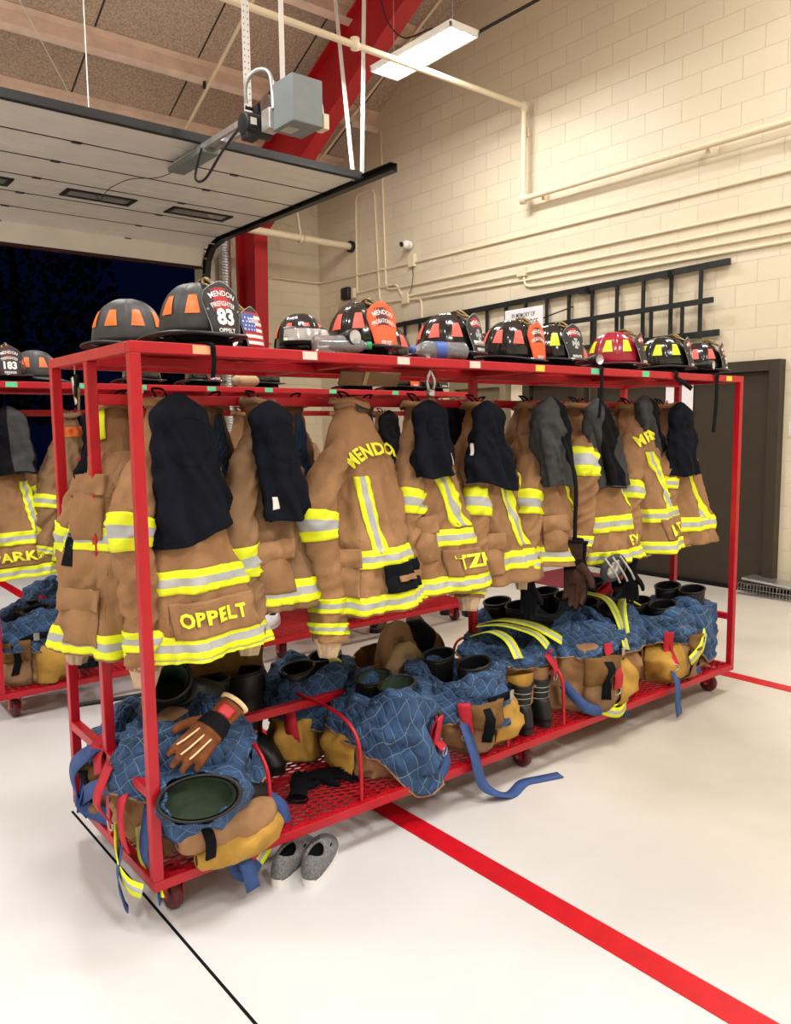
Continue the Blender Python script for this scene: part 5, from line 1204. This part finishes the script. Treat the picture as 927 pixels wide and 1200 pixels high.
def wribbon(root, pts, wdir, mt, wd, name='suspender'):
    I = (Matrix.Translation(root.location) @ Matrix.Rotation(root.rotation_euler.z, 4, 'Z')).inverted(); R3 = I.to_3x3()
    MB().ribbon([I @ Vector(p) for p in pts], [R3 @ Vector(w) for w in wdir] if isinstance(wdir, list) else R3 @ Vector(wdir), wd, .004, sub=8).build(name, mt, root)
glove('work_glove', 'brown suede work glove with cream piping lying on the corner heap', (.245, .06, .585), (-.62, .35, PI+.45), patch=REDP, scale=1.1, curl=.3)
trousers('trousers heap at the end frame by the black drinking bottle, tan pockets spilling out', .20, .615, 1.2, a=.18, b=.16, h=.26, seed=8, gold=(), pocket_=(2.2,), tabs=(2.6,), drop=.05, boots=False, tan=TAN2,
    straps=[([(.0, .17, .22), (.03, .21, .10), (.0, .215, .02), (-.10, .205, -.005)], X_, BLUEW, .05), ([(-.05, .17, .20), (-.12, .20, .09), (-.06, .222, .01), (.06, .21, .0)], X_, BLUEW, .05)])
trousers('trousers with a large draped quilted flap and green-lined boots, second along the front', 1.09, .215, .10, a=.175, b=.18, h=.30, seed=5, gold=(2.7,), pocket_=(-.35,), tabs=(-1.2,), drop=.22, flapdir=-1.75, blab='draped quilted trousers', boot_h=.355, bootkw={'lining': GREEN}, boot_off=.07,
    band=((-.75, -.35, .5, .72),), straps=[([(.12, -.16, .12), (.13, -.22, .04), (.06, -.235, -.03), (.02, -.24, -.06)], X_, BLUEW, .05)])
trousers('trousers with two black boot tops and a long blue strap trailing on the floor', 1.50, .225, .15, a=.20, b=.19, h=.30, seed=11, gold=(-1.0,), pocket_=(-1.9,), tabs=(-2.3, -.35), drop=.10, blab='trousers with the trailing blue strap', boot_h=.365, boot_off=.10,
    straps=[([(-.15, -.16, .15), (-.16, -.22, .04), (-.13, -.25, -.10), (-.02, -.30, -.168), (.12, -.28, -.169), (.20, -.31, -.170), (.30, -.36, -.169)], [V(1,0,0), V(1,0,0), V(1,0,0), V(.3,1,0), V(.2,1,0), V(.3,1,0), V(.3,1,0)], BLUEW, .055)])
trousers('trousers with yellow suspenders laid across and striped boots standing below', 1.87, .27, .1, a=.20, b=.17, h=.20, z=DZ+.17, seed=14, gold=(), pocket_=(), tabs=(-1.3, -1.1, -.2), drop=.02, boots=False,
    straps=[([(-.15, .08, .24), (-.13, -.02, .275), (-.15, -.13, .26), (-.165, -.20, .19)], X_, BAND, .06), ([(-.06, .12, .27), (.0, .02, .30), (.09, -.10, .275), (.19, -.19, .20)], [V(1,0,.0)]*4, BAND, .06), ([(-.12, .08, .28), (-.06, -.03, .295), (.02, -.15, .26), (.06, -.2, .2)], X_, BAND, .05)])
ys_ = [o for o in C.objects if o.get('label', '').startswith('trousers with yellow suspenders')][0]
for k, lx in enumerate((-.07, .06)):
    MB().tube([(lx, -.12, .08), (lx-.005, -.135, .02), (lx, -.14, -.05)], [.075, .068, .058], 16).build('trouser_leg', TAN if k else GOLD, ys_)
boot('silver-striped rubber boot below the yellow suspenders, nearer the camera', (1.80, .115, DZ), 1.3, H=.225, stripes=True, r=.055)
boot('silver-striped rubber boot below the yellow suspenders, next to a caster', (1.93, .125, DZ), 1.4, H=.225, stripes=True, r=.055)
trousers('wide tan trousers with gold knee and lime cuff, beside the striped boots', 2.30, .215, .12, a=.25, b=.20, h=.37, seed=19, gold=(-.95,), pocket_=(-1.9,), tabs=(-1.75, -.25), drop=.0, boots=False, lk=.60,
    band=((-2.1, -1.3, .06, .26),), straps=[([(-.10, -.20, .03), (.03, -.245, -.02), (.14, -.23, .0), (.22, -.18, .05)], [V(0, 0, 1)]*4, BAND, .05), ([(.24, -.10, .12), (.265, -.16, .03), (.255, -.18, -.06), (.25, -.175, -.12)], X_, BLUEW, .055), ([(-.24, -.10, .16), (-.20, -.20, .06), (-.10, -.235, .02)], [V(0, 0, 1)]*3, BLUEW, .05)])
trousers('trousers with crossed yellow suspenders and a tan pocket of pens, near the far end', 2.62, .30, .2, a=.20, b=.20, h=.38, seed=23, gold=(), pocket_=(-.8,), tabs=(-.2,), drop=.02, blab='crossed-suspender trousers', boot_h=.43,
    straps=[([(-.17, -.24, .26), (-.12, -.17, .40), (-.03, -.06, .475), (.02, .10, .48)], X_, BAND, .06), ([(-.14, -.22, .33), (-.03, -.15, .45), (.08, -.13, .46), (.17, -.15, .42)], [V(.4,1,0)]*4, BAND, .05)])
trousers('trousers with a printed yellow tab and blue strap dangling over the front rail', 2.98, .215, .12, a=.19, b=.19, h=.33, seed=27, gold=(-2.3,), pocket_=(-1.3,), tabs=(-2.2, -.35), drop=.03, blab='trousers with the printed yellow tab', boot_h=.40,
    straps=[([(-.06, -.265, .13), (.03, -.285, .19), (.11, -.27, .26)], [V(.6, 0, -.8)]*3, BAND, .065), ([(-.12, -.19, .12), (-.14, -.235, .02), (-.15, -.245, -.08), (-.14, -.25, -.15)], X_, BLUEW, .06), ([(.17, -.14, .1), (.19, -.2, .03), (.20, -.21, -.06)], X_, BLUEW, .05)])
trousers('endmost blue quilted trousers of the front rack, boots standing tall', 3.30, .23, .1, a=.17, b=.18, h=.34, seed=31, gold=(), pocket_=(), tabs=(), drop=.13, blab='endmost quilted trousers', boot_h=.44, buckle=False)
# rear row of the front rack
boot('tall black boot behind the corner heap, first of the pair', (.47, .57, DZ), -1.2, H=.40, r=.078)
boot('tall black boot behind the corner heap, second of the pair', (.635, .59, DZ), -1.2, H=.40, r=.078)
trousers('brown trousers standing upright behind the tall black boots', .58, .735, .1, a=.24, b=.055, h=.60, seed=35, gold=(), pocket_=(), tabs=(), drop=.0, boots=False, tan=OLIVE, buckle=False, liner=False,
    straps=[([(-.19, -.07, .52), (-.20, -.075, .35), (-.205, -.08, .12)], X_, BAND, .06)])
trousers('quilted trousers with a lime suspender hanging down, rear row behind the black gloves', .98, .60, .2, a=.19, b=.16, h=.32, seed=39, gold=(-2.6,), pocket_=(), tabs=(3.6,), drop=.10, blab='rear-row quilted trousers', boot_h=.37, boot_off=.105, boot_ax=(1, .2), buckle=False,
    straps=[([(.08, -.06, .38), (.03, -.12, .34), (-.04, -.18, .20), (-.10, -.22, .05)], X_, BAND, .05), ([(.08, -.06, .37), (.14, -.12, .30)], X_, BAND, .045)])
trousers('dark trousers heap at mid rear of the front rack with a brown collar on top', 1.45, .63, .1, a=.25, b=.15, h=.34, liner=False, seed=43, gold=(), pocket_=(-1.6,), tabs=(), drop=.03, boots=False, tan=TAN2)
dh = [o for o in C.objects if o.get('label', '').startswith('dark trousers heap')][0]
def lump(name, mt, pts, r, flat=.8, sd=1):
    P = smooth_path(pts, 6)
    def f(u, v):
        i = min(int(v*(len(P)-1)), len(P)-2); c = P[i].lerp(P[i+1], v*(len(P)-1)-i); tg = (P[i+1]-P[i]).normalized(); x = tg.cross(V(0, 1, .2)).normalized(); y = tg.cross(x); a = u*2*PI; e = min(1, 5*v+.15, 5*(1-v)+.15)**.5
        return c + (x*math.cos(a) + y*math.sin(a)*flat)*r*e + (x*math.cos(a) + y*math.sin(a))*((.4-abs(noise.noise(c*7 + V(sd+math.cos(a), math.sin(a), 0))))*.03)
    MB().grid(f, 32, 24, closeu=True).build(name, mt, dh, solid=.004)
lump('collar', TAN2, [(-.15, -.11, .26), (-.11, -.09, .40), (-.01, -.07, .43), (.05, -.10, .29)], .045, .8, 1)
lump('front_panel', KHAKI, [(-.12, -.13, .24), (-.05, -.13, .33), (.03, -.14, .22)], .07, .5, 2)
lump('lining', BLACK, [(.05, -.03, .33), (.12, -.05, .39), (.2, -.08, .33)], .07, .8, 3)
lump('sleeve', TAN2, [(.17, -.02, .36), (.24, -.03, .33), (.27, -.05, .22)], .06, .8, 4)
lump('pocket_flap', BLACK, [(-.08, -.165, .30), (-.02, -.175, .28)], .03, .4, 5)
for i, (x, sd, lab, bl) in enumerate(((2.25, 47, 'blue trousers in the rear row behind the yellow suspenders', 'rear trousers behind yellow suspenders'), (2.65, 51, 'blue trousers in the rear row behind the crossed suspenders', 'rear trousers behind crossed suspenders'), (3.1, 55, 'blue trousers in the rear row near the far end posts', 'rear trousers by the end posts'))):
    trousers(lab, x, .61, .1, a=.19, b=.17, h=.34, seed=sd, gold=(), pocket_=(-1.4,), tabs=(), drop=.05, blab=bl, boot_h=.44, buckle=False)
o = thing('red_bag', 'bright red cloth bag standing up among the boots near the far end', 'bag', (2.88, .46, .43)); MB().grid(lambda u, v: V((.085-.02*v)*math.cos(u*6.283)*(1+.1*math.sin(3*u*6.28+3*v)), .05*math.sin(u*6.283)*(1-.6*v), .0+.21*v + .025*math.cos(u*6.283)*v) , 32, 14, closeu=True).build('body', mat('bright_red_cloth', (.50, .008, .02), .8, var=.2, bump=.4), o, solid=.004); MB().ribbon([(-.06, -.03, .0), (-.03, -.05, .1), (.05, -.03, .19)], V(0, 0, 1), .02, .004).build('fold', REDW, o)
# rear rack gear
trousers('folded trousers with gold knee and black collar at the rear rack end', .30, 2.46, .1, a=.21, b=.18, h=.34, seed=61, gold=(-1.3,), pocket_=(-2.3,), tabs=(-.3,), drop=.06, blab='near-end rear rack trousers', boot_h=.40, band=((-1.9, -1.4, .02, .12),),
    straps=[([(.02, .05, .36), (.12, -.05, .36), (.18, -.12, .26)], X_, BAND, .05)])
trousers('tan trousers heap behind the near-end trousers, on the rear side of the rear rack', .60, 2.86, .1, a=.20, b=.17, h=.42, seed=64, gold=(-1.0,), pocket_=(-1.9,), tabs=(-2.6,), drop=.03, blab='rear side trousers of the rear rack', boot_h=.45)
for i, (x, y, sd, lab) in enumerate(((1.05, 2.75, 66, 'trousers lying on the rear rack behind the corner coat sleeve'), (2.45, 2.5, 69, 'tan trousers with a blue strap on the rear rack below the large coat cuff'))):
    trousers(lab, x, y, .1, a=.18, b=.16, h=.26, seed=sd, gold=(-.8,), pocket_=(), tabs=(-1.6,), drop=.05, boots=False)
t = glove('black_glove', 'black glove lying on the bare deck between two trouser heaps', (.68, .23, DZ+.004), (0, 0, .9), mt=BLACK, piping=BLACK, scale=.85, curl=1.0)
t = glove('black_glove', 'second black glove on the bare deck, touching the draped quilted trousers', (.79, .26, DZ+.006), (0, 0, -.5), mt=BLACK, piping=BLACK, scale=.85, curl=1.0)
glove('black_glove', 'black glove with white palm patch on the rear rack beside the gold knee', (.58, 2.36, DZ+.02), (0, -.3, -1.9), mt=BLACK, mt2=WHITE, piping=BLACK, scale=1.15)
# gloves, mask and gear clipped to the coats
for i, (x, y, z, ry, lab, m1) in enumerate(((2.05, .02, .92, 1.45, 'black and brown work glove hanging fingers down from a clip on the coat', DSUEDE), (2.11, .05, .90, 1.62, 'dark work glove hanging behind the brown one on the same clip', BLACK))):
    glove('hanging_glove', lab, (x, y, z), (0, ry, .3), mt=m1, mt2=BLACK, piping=BLACK, scale=1.1, curl=.9, spread=.3)
o = MB().ribbon([(2.02, .11, 1.62), (2.03, .0, 1.35), (2.04, -.0, 1.12), (2.05, .01, 1.02)], V(1, 0, 0), .025, .004).build('strap', BLACK); tag(o, 'long black strap holding the clipped gloves in front of the coat', 'strap')
t = thing('goggle_mask', 'grey rimmed mask hanging at the hem of the coat with the bent arm', 'mask', (2.40, .03, .86))
Mx = Matrix.Rotation(-PI/2+.2, 4, 'X')
MB().lathe([(.055, 0), (.075, .005), (.082, .02), (.07, .03), (.055, .028)], 24, Mx, sx=1.25, sy=.9).build('rim', GREY, t)
MB().lathe([(0, .03), (.05, .022), (.066, .015)], 24, Mx, sx=1.25, sy=.9).build('visor', LENS, t)
for k in (-.03, .0, .03): MB().tube(smooth_path([(k*2-.06, -.02, .07), (k*2-.02, -.05, .0), (k*2+.05, -.03, -.06)], 4), .006, 6).build('strap', GALV, t)
for i, (x, z, y, lab) in enumerate(((2.56, .80, .06, 'black knit cuff glove hanging below the coat hem letters'), (1.83, .83, .10, 'small black strap buckle hanging below the mid-rack coat hem'))):
    glove('hanging_glove', lab, (x, y, z), (0, 1.5, .4), mt=BLACK, piping=BLACK, scale=.8)
# black drinking bottle in the corner
endheap = [o for o in C.objects if o.get('label', '').startswith('trousers heap at the end frame')][0]
wribbon(endheap, [(.06, .50, .44), (-.02, .47, .45), (-.05, .61, .34), (-.03, .59, .22), (.03, .40, .20)], [V(0,1,0), V(0,1,0), V(0,1,.2), V(0,1,.5), V(0,.5,1)], BLUEW, .06)
wribbon(endheap, [(.02, .30, .36), (-.025, .38, .35), (-.03, .52, .28), (-.03, .66, .19)], V(0, .6, 1), BLUEW, .055)
wribbon(endheap, [(.08, .52, .47), (.0, .46, .46), (-.02, .42, .38)], V(0, 1, .4), REDW, .06, 'red_tab')
wribbon(heap, [(.03, .22, .43), (-.03, .17, .38), (-.04, .15, .28), (-.03, .14, .22)], V(0, 1, 0), REDW, .055, 'red_tab')
wribbon(heap, [(-.02, .20, .24), (-.06, .15, .15), (-.06, .11, .08), (-.05, .10, .05)], V(.3, 1, 0), BLUEW, .055)
wribbon(heap, [(-.02, .26, .26), (-.05, .17, .17), (-.055, .07, .15), (-.03, .02, .14)], V(0, .3, 1), BAND, .045, 'reflective_strap')
wribbon(heap, [(.25, .06, .26), (.30, -.01, .20), (.345, -.03, .14)], V(.6, 0, .8), REDW, .05, 'red_tab')
wribbon(heap, [(.29, .0, .17), (.305, -.04, .12), (.32, -.045, .04)], V(1, 0, 0), BLUEW, .05)
t = thing('drinking_bottle', 'large black drinking bottle with a loop lid standing in the end heap', 'bottle', (.235, .62, .40), 0, rot=(.10, .22, 0))
MB().lathe([(0, 0), (.046, .002), (.048, .01), (.048, .15), (.044, .175), (.030, .195), (.029, .205)], 28).build('body', RUBBER, t)
MB().lathe([(.033, .198), (.034, .235), (.030, .245), (0, .246)], 24).tube(smooth_path([(-.03, 0, .235), (-.034, 0, .262), (.0, 0, .285), (.034, 0, .262), (.03, 0, .235)], 5), .0075, 8).build('lid', RUBBER, t)
# ------------------------------------------------------------------ world, camera, view
W = bpy.data.worlds.new('night'); S.world = W; W.use_nodes = True
bg = W.node_tree.nodes['Background']; bg.inputs[0].default_value = (.004, .008, .045, 1); bg.inputs[1].default_value = .22
cam = bpy.data.cameras.new('camera'); co = bpy.data.objects.new('camera', cam); C.objects.link(co)
cam.sensor_fit = 'HORIZONTAL'; cam.sensor_width = 36; cam.lens = 937.27 / 927 * 36; cam.clip_start = .05
yaw, pit, rol = 0.678637, 0.107099, -0.0113064
d = V(math.sin(yaw)*math.cos(pit), math.cos(yaw)*math.cos(pit), -math.sin(pit)); r = V(math.cos(yaw), -math.sin(yaw), 0); u = r.cross(d)
r2 = r*math.cos(rol) + u*math.sin(rol); u2 = -r*math.sin(rol) + u*math.cos(rol)
Mc = Matrix((r2, u2, -d)).transposed().to_4x4(); Mc.translation = V(-.882504, -2.314352, 1.573601); co.matrix_world = Mc
S.camera = co
vs = S.view_settings; vs.view_transform = 'Standard'; vs.look = 'None'; vs.exposure = 0; vs.gamma = 1; vs.use_curve_mapping = False
S.cycles.use_denoising = True; S.cycles.max_bounces = 8; S.cycles.diffuse_bounces = 5; S.cycles.sample_clamp_indirect = 6; S.cycles.caustics_reflective = False; S.cycles.caustics_refractive = False
